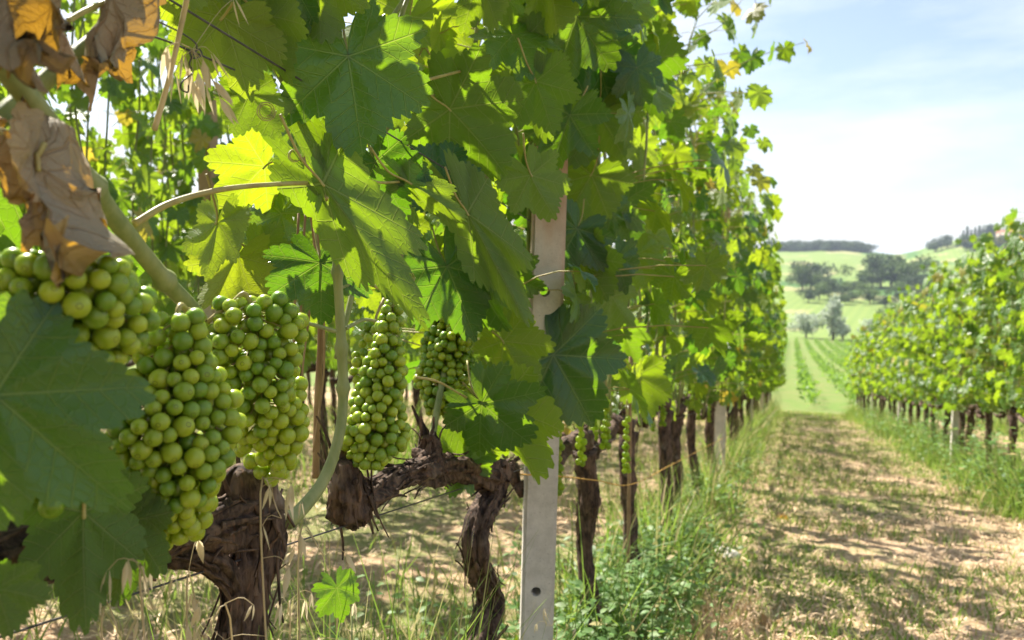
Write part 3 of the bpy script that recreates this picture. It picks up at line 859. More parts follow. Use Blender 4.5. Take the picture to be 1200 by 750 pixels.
wood(VA, 'arm_root', [at(180, 652, X - .005), at(225, 652, X - .005), at(255, 662, X), at(278, 690, X)], [.006, .011, .013, .008], 4, steps=90, nst=14)
gb = zg(LX, 1.28)
b0 = at(575, 700, X)
wood(VB, 'trunk', [Vector((b0.x, b0.y, gb - .05)), at(560, 790, X), at(566, 745, X), at(574, 700, X), at(557, 650, X), at(560, 612, X), at(575, 585, X), at(582, 556, X), at(580, 542, X)],
     [.036, .030, .027, .023, .021, .022, .023, .026, .014], 5, nst=70)
wood(VB, 'arm', [at(592, 560, X), at(570, 556, X), at(535, 549, X), at(500, 552, X), at(470, 560, X), at(440, 575, X), at(412, 590, X)],
     [.016, .027, .022, .022, .018, .018, .020], 6, nst=70)
wood(VB, 'stump', [at(404, 540, X), at(407, 555, X), at(410, 575, X), at(414, 596, X), at(418, 612, X)], [.010, .017, .026, .027, .014], 9, steps=110, nst=30, amp=.35, f=22)
wood(VB, 'stump', [at(502, 510, X), at(505, 525, X), at(500, 548, X), at(496, 560, X)], [.009, .016, .022, .012], 10, steps=80, nst=16, amp=.4, f=24)
wood(VB, 'stump', [at(600, 545, X), at(588, 552, X), at(575, 556, X)], [.008, .016, .018], 12, steps=60, nst=10, amp=.4, f=24)

def cane(parent, pts, rad, mat=None, n=14, steps=60, name='cane', nodes=()):
    mb = MB()
    def d(p, an, s, r): return r * (.05 * mn.noise(Vector((math.cos(an) * 2, math.sin(an) * 2, s * 60))) + sum(.5 * math.exp(-((s - q) / .006) ** 2) for q in nodes))
    addtube(mb, pts, rad, n=n, steps=steps, disp=d); return build(mb, name, mat or M_cane, parent)
cane(VA, [at(335, 612, -.49), at(352, 598, -.485), at(378, 565, -.48), at(395, 520, -.475), at(402, 470, -.475), at(400, 400, -.475), at(396, 330, -.475), at(393, 265, -.475), at(385, 200, -.48), at(340, 110, -.5), at(300, 40, -.52), at(250, -60, -.52)],
     [.0095, .0075, .0066, .006, .0056, .0055, .005, .0045, .0042, .004, .0035, .003], steps=130, nodes=(.17, .215, .30))
cane(VA, [at(-60, 0, -.40), at(-10, 60, -.41), at(60, 150, -.43), at(130, 250, -.46), at(190, 325, -.48), at(235, 378, -.49), at(243, 440, -.505), at(262, 545, -.51)], [.0065, .0068, .0072, .007, .0068, .0072, .007, .009], steps=110, nodes=(.16, .28))
cane(VA, [at(-60, 190, -.44), at(0, 138, -.45), at(70, 80, -.455), at(150, 15, -.46), at(230, -60, -.47)], [.0062, .0062, .006, .006, .005], steps=70, nodes=(.12,))
cane(VA, [at(158, 262, -.475), at(200, 238, -.47), at(260, 222, -.465), at(320, 216, -.465), at(376, 214, -.465)], [.003, .0026, .0024, .0022, .0024], M_petiole, name='petiole')
cane(VA, [at(80, 24, -.43), at(110, 8, -.43), at(160, -10, -.43)], .0018, M_petiole, name='petiole')
cane(VA, [at(-10, 150, -.42), at(12, 158, -.42), at(24, 175, -.42), at(27, 188, -.42)], .0018, M_petiole, name='petiole')
cane(VB, [at(505, 520, -.5), at(520, 440, -.52), at(545, 330, -.54), at(560, 230, -.53), at(590, 120, -.52), at(615, 20, -.5), at(640, -80, -.5)], [.0055, .005, .0045, .004, .0035, .003], steps=70)
cane(VB, [at(440, 570, -.52), at(452, 500, -.54), at(462, 400, -.55), at(470, 280, -.55), at(455, 150, -.53), at(470, 20, -.5), at(520, -80, -.5)], [.006, .005, .0045, .004, .0035, .003], steps=70)
cane(VB, [at(575, 545, -.52), at(600, 480, -.54), at(612, 380, -.54), at(620, 260, -.55), at(600, 120, -.55), at(590, 0, -.52)], [.005, .005, .0045, .004, .0035, .003], steps=70)
cane(VB, [at(370, 560, -.56), at(372, 470, -.56), at(376, 380, -.56), at(370, 280, -.56), at(350, 160, -.56)], [.0045, .004, .004, .0035], M_woody, steps=60)
cane(VB, [at(395, 420, -.55), at(420, 300, -.56), at(415, 200, -.56), at(440, 60, -.55), at(500, -40, -.53)], [.004, .004, .0035, .003], M_cane, steps=60)
cane(VB, [at(430, 210, -.47), at(448, 214, -.47), at(480, 212, -.47)], .0016, M_petiole, name='petiole')
cane(VB, [at(495, 95, -.47), at(545, 82, -.47), at(598, 68, -.465)], [.0022, .002, .0018], M_petiole, name='petiole')
cane(VB, [at(488, 442, -.47), at(515, 448, -.46), at(545, 465, -.455), at(560, 470, -.45)], [.0018, .0016], M_petiole, name='petiole')
cane(VB, [at(425, 330, -.475), at(405, 335, -.475), at(396, 340, -.475)], [.0016, .002], M_cane, name='petiole')
cane(VA, [at(350, 376, -.47), at(372, 382, -.47), at(392, 388, -.474)], [.0018, .0024], M_cane, name='petiole')
cane(VA, [at(405, 385, -.474), at(425, 375, -.474), at(440, 376, -.474)], [.0024, .0018], M_cane, name='petiole')

# bunches
hero_bunch(VA, at(62, 302, -.43), at(58, 590, -.44), [.050, .058, .042, .025, .014, .017, .012], .0074, 1, at(110, 285, -.46), 'wide grape bunch behind the withered leaf', maxn=98)
hero_bunch(VA, at(208, 370, -.44), at(208, 634, -.447), [.016, .022, .034, .045, .046, .037, .025, .013], .0075, 2, at(238, 375, -.47), 'long grape bunch hanging left of centre', maxn=99)
hero_bunch(VA, at(292, 352, -.455), at(322, 556, -.462), [.026, .040, .043, .040, .035, .027, .014], .0074, 3, at(243, 378, -.48), 'plump grape bunch beside the upright green cane', maxn=99)
hero_bunch(VB, at(462, 355, -.475), at(432, 545, -.478), [.010, .017, .021, .028, .029, .033, .036, .018], .0074, 4, at(425, 330, -.475), 'slim grape bunch right of the upright cane', maxn=99)
hero_bunch(VB, at(530, 375, -.53), at(512, 485, -.53), [.03, .044, .040, .036, .02], .0078, 5, at(540, 350, -.53), 'shaded grape bunch further back', maxn=80)
hero_bunch(VB, at(440, 380, -.56), at(440, 500, -.56), [.02, .03, .03, .02], .0076, 6, at(450, 350, -.56), maxn=45)
hero_bunch(VB, at(642, 492, -.47), at(640, 520, -.47), [.016, .02, .01], .008, 7, at(650, 470, -.48), maxn=12)

# ------------------------------------------------------------------ single leaves of the near vines
cam0 = Vector((0, 0, 0))
def leaf(parent, J, T, X=-.45, XT=None, roll=0, back=False, seed=1, fold=.2, droop=.25, wave=.1, cup=0., twist=0., tint=(.5, .5, 0), pet=None, dry=False, wscale=1.0, label=None, lead=0):
    j = at(*J, X); dj = j.length / ray(*J).length; t = ray(*T) * (dj + (0 if XT is None else (X - XT) * 1.2) + lead)
    y = t - j; Ln = y.length; y.normalize()
    n = (cam0 - j); n = (n - y * n.dot(y)).normalized()
    n = Matrix.Rotation(R(roll + (180 if back else 0)), 3, y) @ n
    x = y.cross(n)
    V, L, Tt, UV = leaf_template(138, (.2, .4, .6, .78, .92, 1), seed, 46, .115, fold, droop, wave, .07, cup, twist)
    V = V.copy()
    if dry:      # crumple
        for i, v in enumerate(V):
            q = Vector(v); rr = q.length
            d = Vector((mn.noise(q * 3.1 + Vector((seed, 0, 0))), mn.noise(q * 3.1 + Vector((0, seed, 5))), mn.noise(q * 3.1 + Vector((9, 0, seed)))))
            e = mn.noise(q * 9 + Vector((seed, 3, 0)))
            V[i] = q + d * .5 * rr + Vector((e * .05 * rr, 0, e * .13 * rr))
    M = np.array([[x.x * wscale, y.x, n.x], [x.y * wscale, y.y, n.y], [x.z * wscale, y.z, n.z]]) * Ln
    VV = V @ M.T + np.array(j)
    mb = MB(); tt = np.asarray(tint, float)
    mb.add(VV, L, Tt, UV, tt, 0)
    if pet is not None:
        e = at(*pet) if len(pet) == 3 else at(*pet, X)
        ps = [e, (e + j) / 2 - y * .008 - n * .004, j - y * .004 - n * .002, j + y * .004 - n * .002]
    else:
        kk = min(1, Ln / .1) * (.35 if dry else 1)
        ps = [j - y * .05 * kk - n * .035 * kk + Vector((0, 0, .02 * kk)), j - y * .03 * kk - n * .014 * kk, j - y * .006 - n * .002, j + y * .004 - n * .002]
    addtube(mb, ps, [.0016, .0013, .0013], n=7, steps=14, mat=1)
    o = build(mb, 'withered_leaf' if dry else 'leaf', [M_dry if dry else M_leaf, M_petiole], parent, org=j)
    if label: o['label'] = label
    return o
# vine A
leaf(VA, (-6, 463), (150, 600), -.40, -.41, roll=10, seed=2, fold=.10, droop=.2, wave=.07, tint=(.35, .7, 0), label='big dark green leaf in front of the bunch', wscale=.84)
leaf(VA, (98, 600), (96, 738), -.43, roll=-8, back=True, seed=3, fold=.15, droop=.3, tint=(.15, .2, 0), wscale=.72)
leaf(VA, (-5, 690), (18, 745), -.42, -.43, roll=20, back=True, seed=4, tint=(.2, .3, 0))
leaf(VA, (150, 612), (140, 715), -.45, roll=35, wscale=.7, back=True, seed=5, tint=(.2, .2, 0))
leaf(VA, (408, 66), (426, 192), -.43, roll=-4, seed=6, fold=.05, droop=.08, wscale=1.0, wave=.10, tint=(.3, .5, 0), label='upright bluish green leaf lit through at its top')
leaf(VA, (378, 215), (508, 390), -.445, -.44, roll=8, wscale=.36, back=True, seed=7, fold=.3, droop=.2, tint=(.5, .6, 0), label='pale underside of a folded leaf')
leaf(VA, (382, 213), (388, 140), -.447, roll=10, back=True, seed=8, fold=.3, droop=.2, tint=(.6, .9, 0), wscale=.4)
leaf(VA, (375, 308), (380, 378), -.50, -.49, roll=-10, seed=9, fold=.1, droop=.5, tint=(.1, .3, 0), wscale=1.25)
leaf(VA, (278, 300), (240, 368), -.66, None, roll=30, seed=10, tint=(.9, .7, .1), back=True)
leaf(VA, (310, 195), (252, 250), -.66, None, roll=-30, seed=11, tint=(.9, .8, .05), back=True)
leaf(VA, (300, 300), (345, 352), -.66, None, roll=20, seed=12, tint=(.8, .6, 0), back=True)
leaf(VA, (262, 20), (205, 92), -.50, -.52, roll=15, seed=13, back=True, tint=(.9, .7, .05), wscale=1.2)
leaf(VA, (300, 15), (345, 100), -.49, -.50, roll=40, seed=14, tint=(.6, .5, 0), back=True)
leaf(VA, (292, 110), (330, 165), -.50, -.50, roll=-30, seed=15, tint=(.5, .4, 0), back=True)
leaf(VA, (330, -40), (300, 40), -.47, -.47, roll=10, seed=16, tint=(.2, .4, 0))
leaf(VA, (230, -50), (215, 20), -.50, -.50, roll=0, seed=17, tint=(.7, .4, 0), back=True)
leaf(VA, (370, -30), (380, 60), -.45, -.46, roll=20, seed=18, tint=(.8, .6, 0), back=True)
leaf(VA, (330, 250), (300, 320), -.66, None, roll=50, seed=19, tint=(.4, .6, 0))
leaf(VA, (255, 260), (240, 330), -.66, None, roll=50, seed=20, tint=(.9, .6, 0), back=True)
leaf(VA, (345, 150), (318, 205), -.54, -.56, roll=50, seed=21, tint=(.4, .6, 0))
# withered leaves
leaf(VA, (28, 188), (112, 345), -.40, roll=15, back=True, seed=31, fold=.5, droop=.5, wave=.2, cup=3.4, twist=.3, tint=(.7, .7, 0), dry=True, label='curled grey brown withered leaf with amber patches', wscale=.62, pet=(-10, 150, -.42))
leaf(VA, (40, 192), (48, 300), -.395, roll=65, seed=32, fold=.4, droop=.8, wave=.22, cup=1.6, tint=(.8, .7, 0), dry=True, wscale=.42)
leaf(VA, (128, -15), (105, 125), -.42, roll=25, back=True, seed=33, fold=.5, droop=.6, wave=.2, cup=3.4, twist=-.4, tint=(.4, .6, 0), dry=True, wscale=.42)
leaf(VA, (62, 5), (70, 92), -.43, roll=30, seed=36, fold=.3, cup=2., wave=.2, tint=(.4, .4, 0), dry=True, wscale=.6)
leaf(VA, (-5, -20), (48, 112), -.39, roll=-50, back=True, seed=35, fold=.5, droop=.4, wave=.2, cup=1.8, tint=(.3, .3, 0), dry=True, wscale=.55)
# vine B
leaf(VB, (598, 68), (650, 170), -.44, -.45, roll=25, wscale=.65, back=True, seed=41, fold=.3, droop=.15, tint=(.5, .8, 0), label='pale underside of a leaf with sharp teeth')
leaf(VB, (527, 128), (606, 208), -.49, -.50, roll=20, back=True, seed=42, tint=(.3, .3, 0))
leaf(VB, (480, 214), (555, 262), -.455, -.46, roll=10, wscale=.36, back=True, seed=43, fold=.3, tint=(.6, .8, 0))
leaf(VB, (548, 250), (624, 388), -.44, -.45, roll=10, wscale=.36, back=True, seed=44, fold=.3, tint=(.5, .7, 0), label='narrow folded leaf hanging beside the post')
leaf(VB, (524, 312), (560, 400), -.50, -.50, roll=-10, seed=45, fold=.2, tint=(.1, .3, 0))
leaf(VB, (690, 45), (645, 125), -.39, wscale=1.1, roll=-15, seed=46, tint=(.0, .4, 0))
leaf(VB, (648, 416), (700, 505), -.42, -.43, roll=-12, seed=47, fold=.1, droop=.3, wave=.12, tint=(.2, .5, 0), label='large blue green leaf below the post holes', wscale=1.15)
leaf(VB, (565, 472), (622, 530), -.43, -.42, roll=25, seed=48, fold=.1, droop=.6, wave=.12, tint=(.3, .5, 0), wscale=1.1)
leaf(VB, (580, 480), (645, 568), -.44, -.44, roll=50, back=True, seed=49, fold=.3, tint=(.6, .6, 0))
leaf(VB, (590, 400), (630, 462), -.44, -.43, roll=35, back=True, seed=50, fold=.3, tint=(.7, .4, 0))
leaf(VB, (545, 545), (505, 500), -.5, -.5, roll=15, seed=51, tint=(.4, .8, 0))
leaf(VB, (440, 190), (475, 260), -.5, -.51, roll=10, seed=52, tint=(.1, .3, 0))
leaf(VB, (520, 215), (480, 165), -.49, -.50, roll=15, seed=53, tint=(.0, .4, 0))
leaf(VB, (560, -30), (590, 40), -.46, -.46, roll=30, back=True, seed=54, tint=(.6, .7, 0))
leaf(VB, (640, -30), (665, 50), -.38, None, roll=30, back=True, seed=55, tint=(.6, .5, 0))
leaf(VB, (480, 20), (450, 120), -.66, None, roll=20, back=True, seed=56, tint=(.9, .8, 0))
leaf(VB, (560, 60), (530, 130), -.66, None, roll=20, back=True, seed=57, tint=(.9, .8, 0))
leaf(VB, (600, 90), (560, 150), -.66, None, roll=-20, back=True, seed=58, tint=(.8, .8, 0))
leaf(VB, (470, 255), (440, 300), -.66, None, roll=20, back=True, seed=59, tint=(.8, .8, 0))
leaf(VB, (590, 320), (640, 345), -.50, -.50, roll=20, seed=60, tint=(.3, .5, 0))
leaf(VB, (682, 300), (720, 355), -.40, None, roll=45, back=True, seed=61, tint=(.3, .5, 0))
leaf(VB, (676, 268), (650, 318), -.40, None, roll=-10, seed=62, tint=(.1, .4, 0), wscale=1.3)
leaf(VB, (676, 20), (640, 110), -.37, roll=20, seed=68, tint=(.3, .3, 0))
leaf(VB, (622, 205), (650, 262), -.385, roll=-20, back=True, seed=72, tint=(.6, .5, 0))
leaf(VB, (668, 135), (640, 205), -.38, roll=30, seed=73, tint=(.2, .5, 0))
leaf(VB, (693, 205), (655, 270), -.39, roll=25, back=True, seed=71, tint=(.5, .5, 0))
leaf(VB, (700, 130), (668, 205), -.38, roll=30, back=True, seed=69, tint=(.4, .4, 0))
leaf(VB, (628, 95), (650, 160), -.385, roll=20, back=True, seed=70, tint=(.3, .4, 0))
leaf(VB, (730, 236), (745, 285), -.40, -.41, roll=-10, back=True, seed=63, tint=(.1, .3, 0), wscale=1.2)
leaf(VB, (740, -5), (738, 50), -.40, -.41, roll=55, seed=64, tint=(.0, .5, 0))
leaf(VB, (735, 70), (790, 135), -.40, -.42, roll=15, back=True, seed=65, tint=(.2, .3, 0))
leaf(VB, (745, 440), (765, 500), -.41, -.42, roll=45, back=True, seed=66, tint=(.6, .9, 0))
leaf(VB, (560, 325), (590, 400), -.46, -.47, roll=45, seed=67, tint=(.2, .4, 0))

def stray(parent, pts, sizes, seed):
    rg = np.random.default_rng(seed); mb = MB()
    addtube(mb, pts, [.003, .0015], n=6, steps=14, mat=1)
    P = spline(pts, 20); k = len(sizes)
    Q = np.array([P[int(6 + 14 * i / max(1, k - 1))] + Vector(rg.normal(0, .02, 3)) for i in range(k)])
    for q, z in zip(Q, sizes): scatter_leaves(mb, q[None], np.ones(1), z, z * 1.1, .25, rg, .5)
    build(mb, 'leafy_shoot', [M_leaf, M_cane], parent)
def shade_leaf(parent, target, t, L, seed):
    """a leaf added between the sun and target, to shade the leaf there"""
    j = target + sd * t + Vector((0, 0, L * .45)); y = (Vector((.1, -.1, -1)) - sd * -.3).normalized(); n = (sd - y * y.dot(sd)).normalized(); x = y.cross(n)
    V, Lp, Tt, UV = leaf_template(92, (.3, .6, .85, 1), seed, 46, .115, .1, .25, .1, .07)
    mb = MB(); mb.add(V @ (np.array([[x.x, y.x, n.x], [x.y, y.y, n.y], [x.z, y.z, n.z]]) * L).T + np.array(j), Lp, Tt, UV, (.2, .4, 0), 0)
    addtube(mb, [j - y * .04 - n * .03, j - y * .01 - n * .005, j + y * .003 - n * .002], .0013, n=6, steps=8, mat=1)
    return build(mb, 'leaf', [M_leaf, M_petiole], parent, org=j)  # an added sun blocker, named like the vine's other leaves
shade_leaf(VA, at(425, 135, -.43), .24, .10, 81); shade_leaf(VA, at(385, 110, -.43), .29, .09, 82); shade_leaf(VA, at(460, 100, -.43), .27, .09, 83)
shade_leaf(VA, at(95, 640, -.43), .17, .09, 84); shade_leaf(VA, at(80, 690, -.43), .24, .10, 85); shade_leaf(VA, at(130, 660, -.43), .21, .08, 86)
SV = near_vines[2]; WL[SV.name] = Vector(SV.location)
stray(SV, [at(800, 130, -.42), atd(850, 85, 3.3), atd(900, 62, 3.4), atd(942, 50, 3.5)], [.07, .08, .075, .07, .07, .05], 1)
SV = near_vines[4]; WL[SV.name] = Vector(SV.location)
stray(SV, [at(810, 215, -.42), atd(855, 212, 4.6), atd(885, 200, 4.6), atd(898, 235, 4.6)], [.08, .09, .07, .09, .08], 2)
SV = near_vines[3]; WL[SV.name] = Vector(SV.location)
stray(SV, [at(790, 60, -.42), atd(845, 30, 3.6), atd(880, -10, 3.7), atd(888, 30, 3.7)], [.08, .08, .07, .08, .08, .06], 3)

# thinner foliage of the near vines: above the frame, and behind their bunches
SUNNY = [at(*p, -.42) for p in ((60, 230), (110, 300), (110, 60), (30, 60), (130, 120))] + [at(*p, -.45) for p in ((200, 385), (290, 355), (455, 370), (690, 430), (640, 400), (600, 500), (640, 110), (640, 300), (640, 350), (640, 200), (250, 330), (340, 330), (300, 220), (380, 180), (560, 250), (600, 330))]
def shaded(p):
    for q in SUNNY:
        v = p - q; t = v.dot(sd)
        if t > .03 and (v - sd * t).length < .055: return True
    return False
def thin(parent, y_lo, y_hi, n, seed, zl, zh, x_lo, x_hi, keep):
    rg = np.random.default_rng(seed); P = []; S = []
    while len(P) < n:
        yv = rg.uniform(y_lo, y_hi); xv = rg.uniform(x_lo, x_hi); z = rg.uniform(zl, zh)
        if not keep(xv, yv, z) or shaded(Vector((xv, yv, z))): continue
        P.append((xv, yv, z)); S.append(1 if xv > LX else -1)
    mb = MB(); scatter_leaves(mb, np.array(P), np.array(S, float),   .048, .085, .04, rg, tilt=.6); petioles(mb, np.array(P), LX, rg)
    return build(mb, 'foliage', [M_leaf, M_petiole], parent)
def proj(x, y, z):
    v = CM.transposed() @ Vector((x, y, z))
    return 600 + FPX * v.x / -v.z, 375 - FPX * v.y / -v.z
def keepA(x, y, z):
    px, py = proj(x, y, z)
    return (py < -45 or px < -40) and (z > .1 or y < .2)
def keepB(x, y, z):
    px, py = proj(x, y, z)
    if py < -40: return True
    if px < 330: return False
    if px < 400: return py < 200 and x < -.52
    if x > -.50 and px < 640: return False
    if px < 560 and py > 300: return x < -.62 and py < 455 and px > 400
    if 625 < px < 672 and x > -.54 and py > 130: return False
    return py < 430
thin(VA, -.75, .95, 260, 5, -.15, 1.3, -.80, -.38, keepA)
thin(VB, .75, 1.75, 230, 6, -.3, 1.15, -.80, -.30, keepB)

# reddish dried flower stalk hanging between the canes, and tendrils
mb = MB()
for px, py in ((318, 330), (330, 345), (345, 350), (310, 370)):
    mb = MB(); addtube(mb, [at(px + 40, 250, -.55), at(px + 35, py, -.55), at(px + 30 + random.uniform(-6, 6), py + 90, -.55), at(px + 22, py + 180, -.55)], [.0016, .0014, .001], n=6, steps=20)
    build(mb, 'dry_tendril', M_woody, VA, org=at(350, 350, -.55))
mb = MB()
for (cx, cy, rr) in ((312, 130, 12), (345, 182, 8), (560, 330, 10), (478, 325, 9)):
    mb = MB(); addtube(mb, [at(cx + rr * math.cos(a) * (1 - a / 30), cy + rr * math.sin(a) * (1 - a / 30), -.47 - a * .0006) for a in np.linspace(0, 14, 18)], .0006, n=5, steps=80)
    build(mb, 'tendril', M_petiole, VB, org=at(cx, cy, -.47))

# ------------------------------------------------------------------ wild oats
def spikelet(mb, p, d, ln):
    d = Vector(d).normalized(); s = d.orthogonal().normalized(); s = Matrix.Rotation(random.uniform(0, 6.28), 3, d) @ s; q = d.cross(s)
    for sg in (-1, 1):
        V = []
        for t, w_ in ((0, .05), (.3, 1), (.6, .8), (1, .03)):
            c = p + d * ln * t + q * sg * ln * (.03 + .13 * t)
            V += [c + s * ln * .12 * w_, c + q * sg * ln * .05 * w_, c - s * ln * .12 * w_]
        L = []
        for k in range(3):
            for j in range(2): a = 3 * k + j; L += [a, a + 1, a + 4, a + 3]
        mb.add(V, L, [4] * 6, None, (.5, random.uniform(.4, .8), random.uniform(0, .3)))
def oat(base, top, lean, label, n=7, fan=.06, mat=None, group='wild oats'):
    base = Vector(base); top = Vector(top); mb = MB()
    mid = base.lerp(top, .5) + Vector((random.gauss(0, .01), random.gauss(0, .01), 0))
    st = [base, mid, top, top + Vector(lean)]
    addtube(mb, st, [.0011, .001, .0008, .0004], n=5, steps=16, tint=(.5, .5, .4)); P = spline(st, 30)
    for k in range(n):
        a = P[min(30, 16 + int(14 * k / max(1, n - 1)))]
        e = a + Vector((random.gauss(0, fan * .5), random.gauss(0, fan * .5), random.uniform(-.01, .02)))
        addtube(mb, [a, a.lerp(e, .6) + Vector((0, 0, .006)), e], .0003, n=4, steps=5, cap=False, tint=(.5, .5, .5))
        spikelet(mb, e, (random.gauss(0, .25), random.gauss(0, .25), -1), random.uniform(.018, .026))
    o = build(mb, 'wild_oat', M_oat, org=base); tag(o, label, 'oat plant', group); return o
def gat(px, X):   # ground point seen in column px on plane X
    p = at(px, 600, X); return Vector((p.x, p.y, zg(p.x, p.y)))
oat(gat(300, -.40), at(305, 590, -.40), (.02, .0, -.01), 'bleached oat stalk in front of the thick gnarled trunk', 6, .04)
oat(gat(355, -.42), at(350, 640, -.42), (.02, .01, -.01), 'bleached oat stalk just right of the gnarled trunk', 6, .04)
oat(gat(160, -.40), at(165, 695, -.40), (.01, .0, -.01), 'short oat stalk under the hanging green leaf', 5, .03)
for px, py, X in ((215, 700, -.46), (120, 738, -.46), (390, 705, -.55), (265, 735, -.42), (340, 725, -.5), (650, 738, -.36)):
    oat(gat(px, X), at(px + random.uniform(-8, 8), py, X), (random.uniform(-.02, .02), random.uniform(-.02, .02), -.005), 'oat stalk with dry hanging husks in the grass under the near vines', 5, .03)
# the broken oat stem caught on the wire
mb = MB()
st = [at(222, -15, -.45), at(208, 50, -.45), at(196, 100, -.45), at(181, 152, -.45)]
addtube(mb, st, [.0022, .0019, .0022], n=7, steps=20, tint=(.5, .3, .5))
for px, py, dx, dz in ((196, 55, -.1, -1), (215, 62, .0, -1), (238, 70, .15, -1), (232, 85, .1, -1), (248, 62, .4, -1), (205, 85, 0, -1), (226, 95, .2, -1), (250, 95, .7, -1), (258, 115, .5, -1), (274, -2, .3, -1), (222, 80, -.1, -1), (240, 100, .1, -1)):
    p = at(px, py, -.45 + random.uniform(-.006, .01)); h = at(226, 58, -.45)
    addtube(mb, [h, h.lerp(p, .6) + Vector((0, 0, .004)), p], .0003, n=4, steps=5, cap=False, tint=(.5, .5, .4))
    spikelet(mb, p, (dx, dx * .6, dz), .024)
o = build(mb, 'wild_oat', M_oat, org=at(208, 50, -.45)); tag(o, 'broken straw oat stem with bleached husks caught on the top wire', 'oat plant', 'wild oats')

# low leafy suckers near the second trunk
def sucker(base, h, n, label, seed):
    rg = np.random.default_rng(seed); mb = MB(); base = Vector(base)
    tips = base + Vector((.03, .02, h)); addtube(mb, [base, base.lerp(tips, .5) + Vector((.015, 0, 0)), tips], [.002, .001], n=5, steps=8, mat=1)
    P = np.array([base.lerp(tips, .25 + .75 * k / n) + Vector(rg.normal(0, .03, 3)) for k in range(n)])
    scatter_leaves(mb, P, np.ones(n), .028, .045, 0, rg, .8)
    o = build(mb, 'vine_seedling', [M_leaf, M_cane], org=base); tag(o, label, 'plant'); return o
sucker(gat(512, -.56), .36, 6, 'pale green leafy shoot standing left of the crooked second trunk', 1)
sucker(gat(372, -.50), .50, 9, 'leafy green shoot right of the nearest gnarled trunk', 2)
sucker(gat(610, -.62), .30, 5, 'small leafy shoot between the second trunk and the concrete post', 3)

# ------------------------------------------------------------------ stone, fallen leaves on the path
def ground_at(px, py):
    d = ray(px, py); t = .5
    while (d * t).z > zg((d * t).x, (d * t).y) and t < 60: t *= 1.004
    return d * t
def stone(px, py, s, label):
    p = ground_at(px, py); mb = MB(); V, L, T, U = sphere_tp(16, 11)
    V = np.array([Vector(v) * s * (1 + .35 * mn.noise(Vector(v) * 1.3 + Vector((px, 0, 0))) + .1 * mn.noise(Vector(v) * 4)) for v in V]) * np.array([1.5, .8, .55])
    c, q = math.cos(.5), math.sin(.5); V = np.stack([V[:, 0] * c + V[:, 1] * q, -V[:, 0] * q + V[:, 1] * c, V[:, 2]], 1)
    mb.add(V + np.array(p) + np.array([0, 0, s * .3]), L, T, None, (.5, .7, 0)); o = build(mb, 'stone', M_stone, org=p); tag(o, label, 'stone'); return o
stone(850, 654, .052, 'pale flat stone at the weedy edge of the path')
def fallen(px, py, s, label, seed):
    p = ground_at(px, py); mb = MB(); V, L, T, UV = leaf_template(60, (.4, .75, 1), seed, 30, .1, .5, .4, .2, .1, cup=1.5)
    M = np.array(Matrix.Rotation(seed, 3, 'Z')) * s
    mb.add(V @ M.T + np.array(p) + np.array([0, 0, .02]), L, T, UV, (.3, .7, .1)); o = build(mb, 'fallen_leaf', M_dry, org=p); tag(o, label, 'dry leaf', 'fallen leaves on the path')
fallen(905, 738, .055, 'curled orange brown leaf at the bottom of the path', 3)
fallen(812, 600, .05, 'brown fallen leaf among the weeds left of the path', 4)
fallen(915, 612, .05, 'brown fallen leaf lying in the middle of the path', 5)
fallen(985, 640, .04, 'small tan fallen leaf on the right half of the path', 6)

# ------------------------------------------------------------------ the plot of vines below
def far_rows():
    idx = 0
    for k in range(-7, 24):
        x0 = LX + 1.1 + 1.55 * k
        mb = MB(); P = []
        ya = 25 + 1.2 * (k % 2); yb = 147
        rg = np.random.default_rng(500 + k)
        for yy in np.arange(ya, yb, .55):
            if rg.random() < .06: continue
            x = x0 + rg.normal(0, .05)
            pass
            for q in range(13):
                P.append((x + rg.normal(0, .12), yy + rg.normal(0, .2), zg(x, yy) + rg.uniform(.15, .85)))
        P = np.array(P); n = len(P)
        nn = rg.normal(0, 1, (n, 3)); nn[:, 2] = abs(nn[:, 2]) + .3
        tp = rg.normal(0, 1, (n, 3)); M = frame_from(tp, nn) * rg.uniform(.12, .22, n)[:, None, None]
        mb.inst(OV, M, P, np.stack([rg.random(n), rg.uniform(.3, .8, n), 0 * P[:, 0]], 1))
        o = build(mb, 'vine_row', M_grass, org=(x0, ya, zg(x0, ya)))
        tag(o, 'low row of young vines on the sunny plot below the path', 'vine row', 'rows of young vines on the plot below')
far_rows()

# ------------------------------------------------------------------ trees of the valley and hills
def crown_mesh(seed, kind):
    rg = np.random.default_rng(seed); P = []
    nb = {'round': 9, 'tall': 7, 'cypress': 6}[kind]
    for b in range(nb):
        if kind == 'cypress': c = np.array([0, 0, .15 + .8 * b / nb]); r = np.array([.13, .13, .14]) * (1 - .75 * b / nb)
        elif kind == 'tall': c = np.array([rg.normal(0, .14), rg.normal(0, .14), .3 + .55 * b / nb]); r = rg.uniform(.16, .24) * np.array([1, 1, 1.1])
        else: c = np.array([rg.normal(0, .26), rg.normal(0, .26), rg.uniform(.3, .75)]); r = rg.uniform(.2, .32) * np.array([1, 1, .8])
        m = 150; v = rg.normal(0, 1, (m, 3)); v /= np.linalg.norm(v, axis=1, keepdims=True)
        P.append(c + v * r * (rg.random(m) ** .4)[:, None])
    P = np.concatenate(P); n = len(P)
    M = frame_from(rg.normal(0, 1, (n, 3)), rg.normal(0, 1, (n, 3)) + np.array([0, 0, .8])) * rg.uniform(.05, .11, n)[:, None, None]
    mb = MB(); mb.inst(OV, M, P, rg.random((n, 3))); return mb
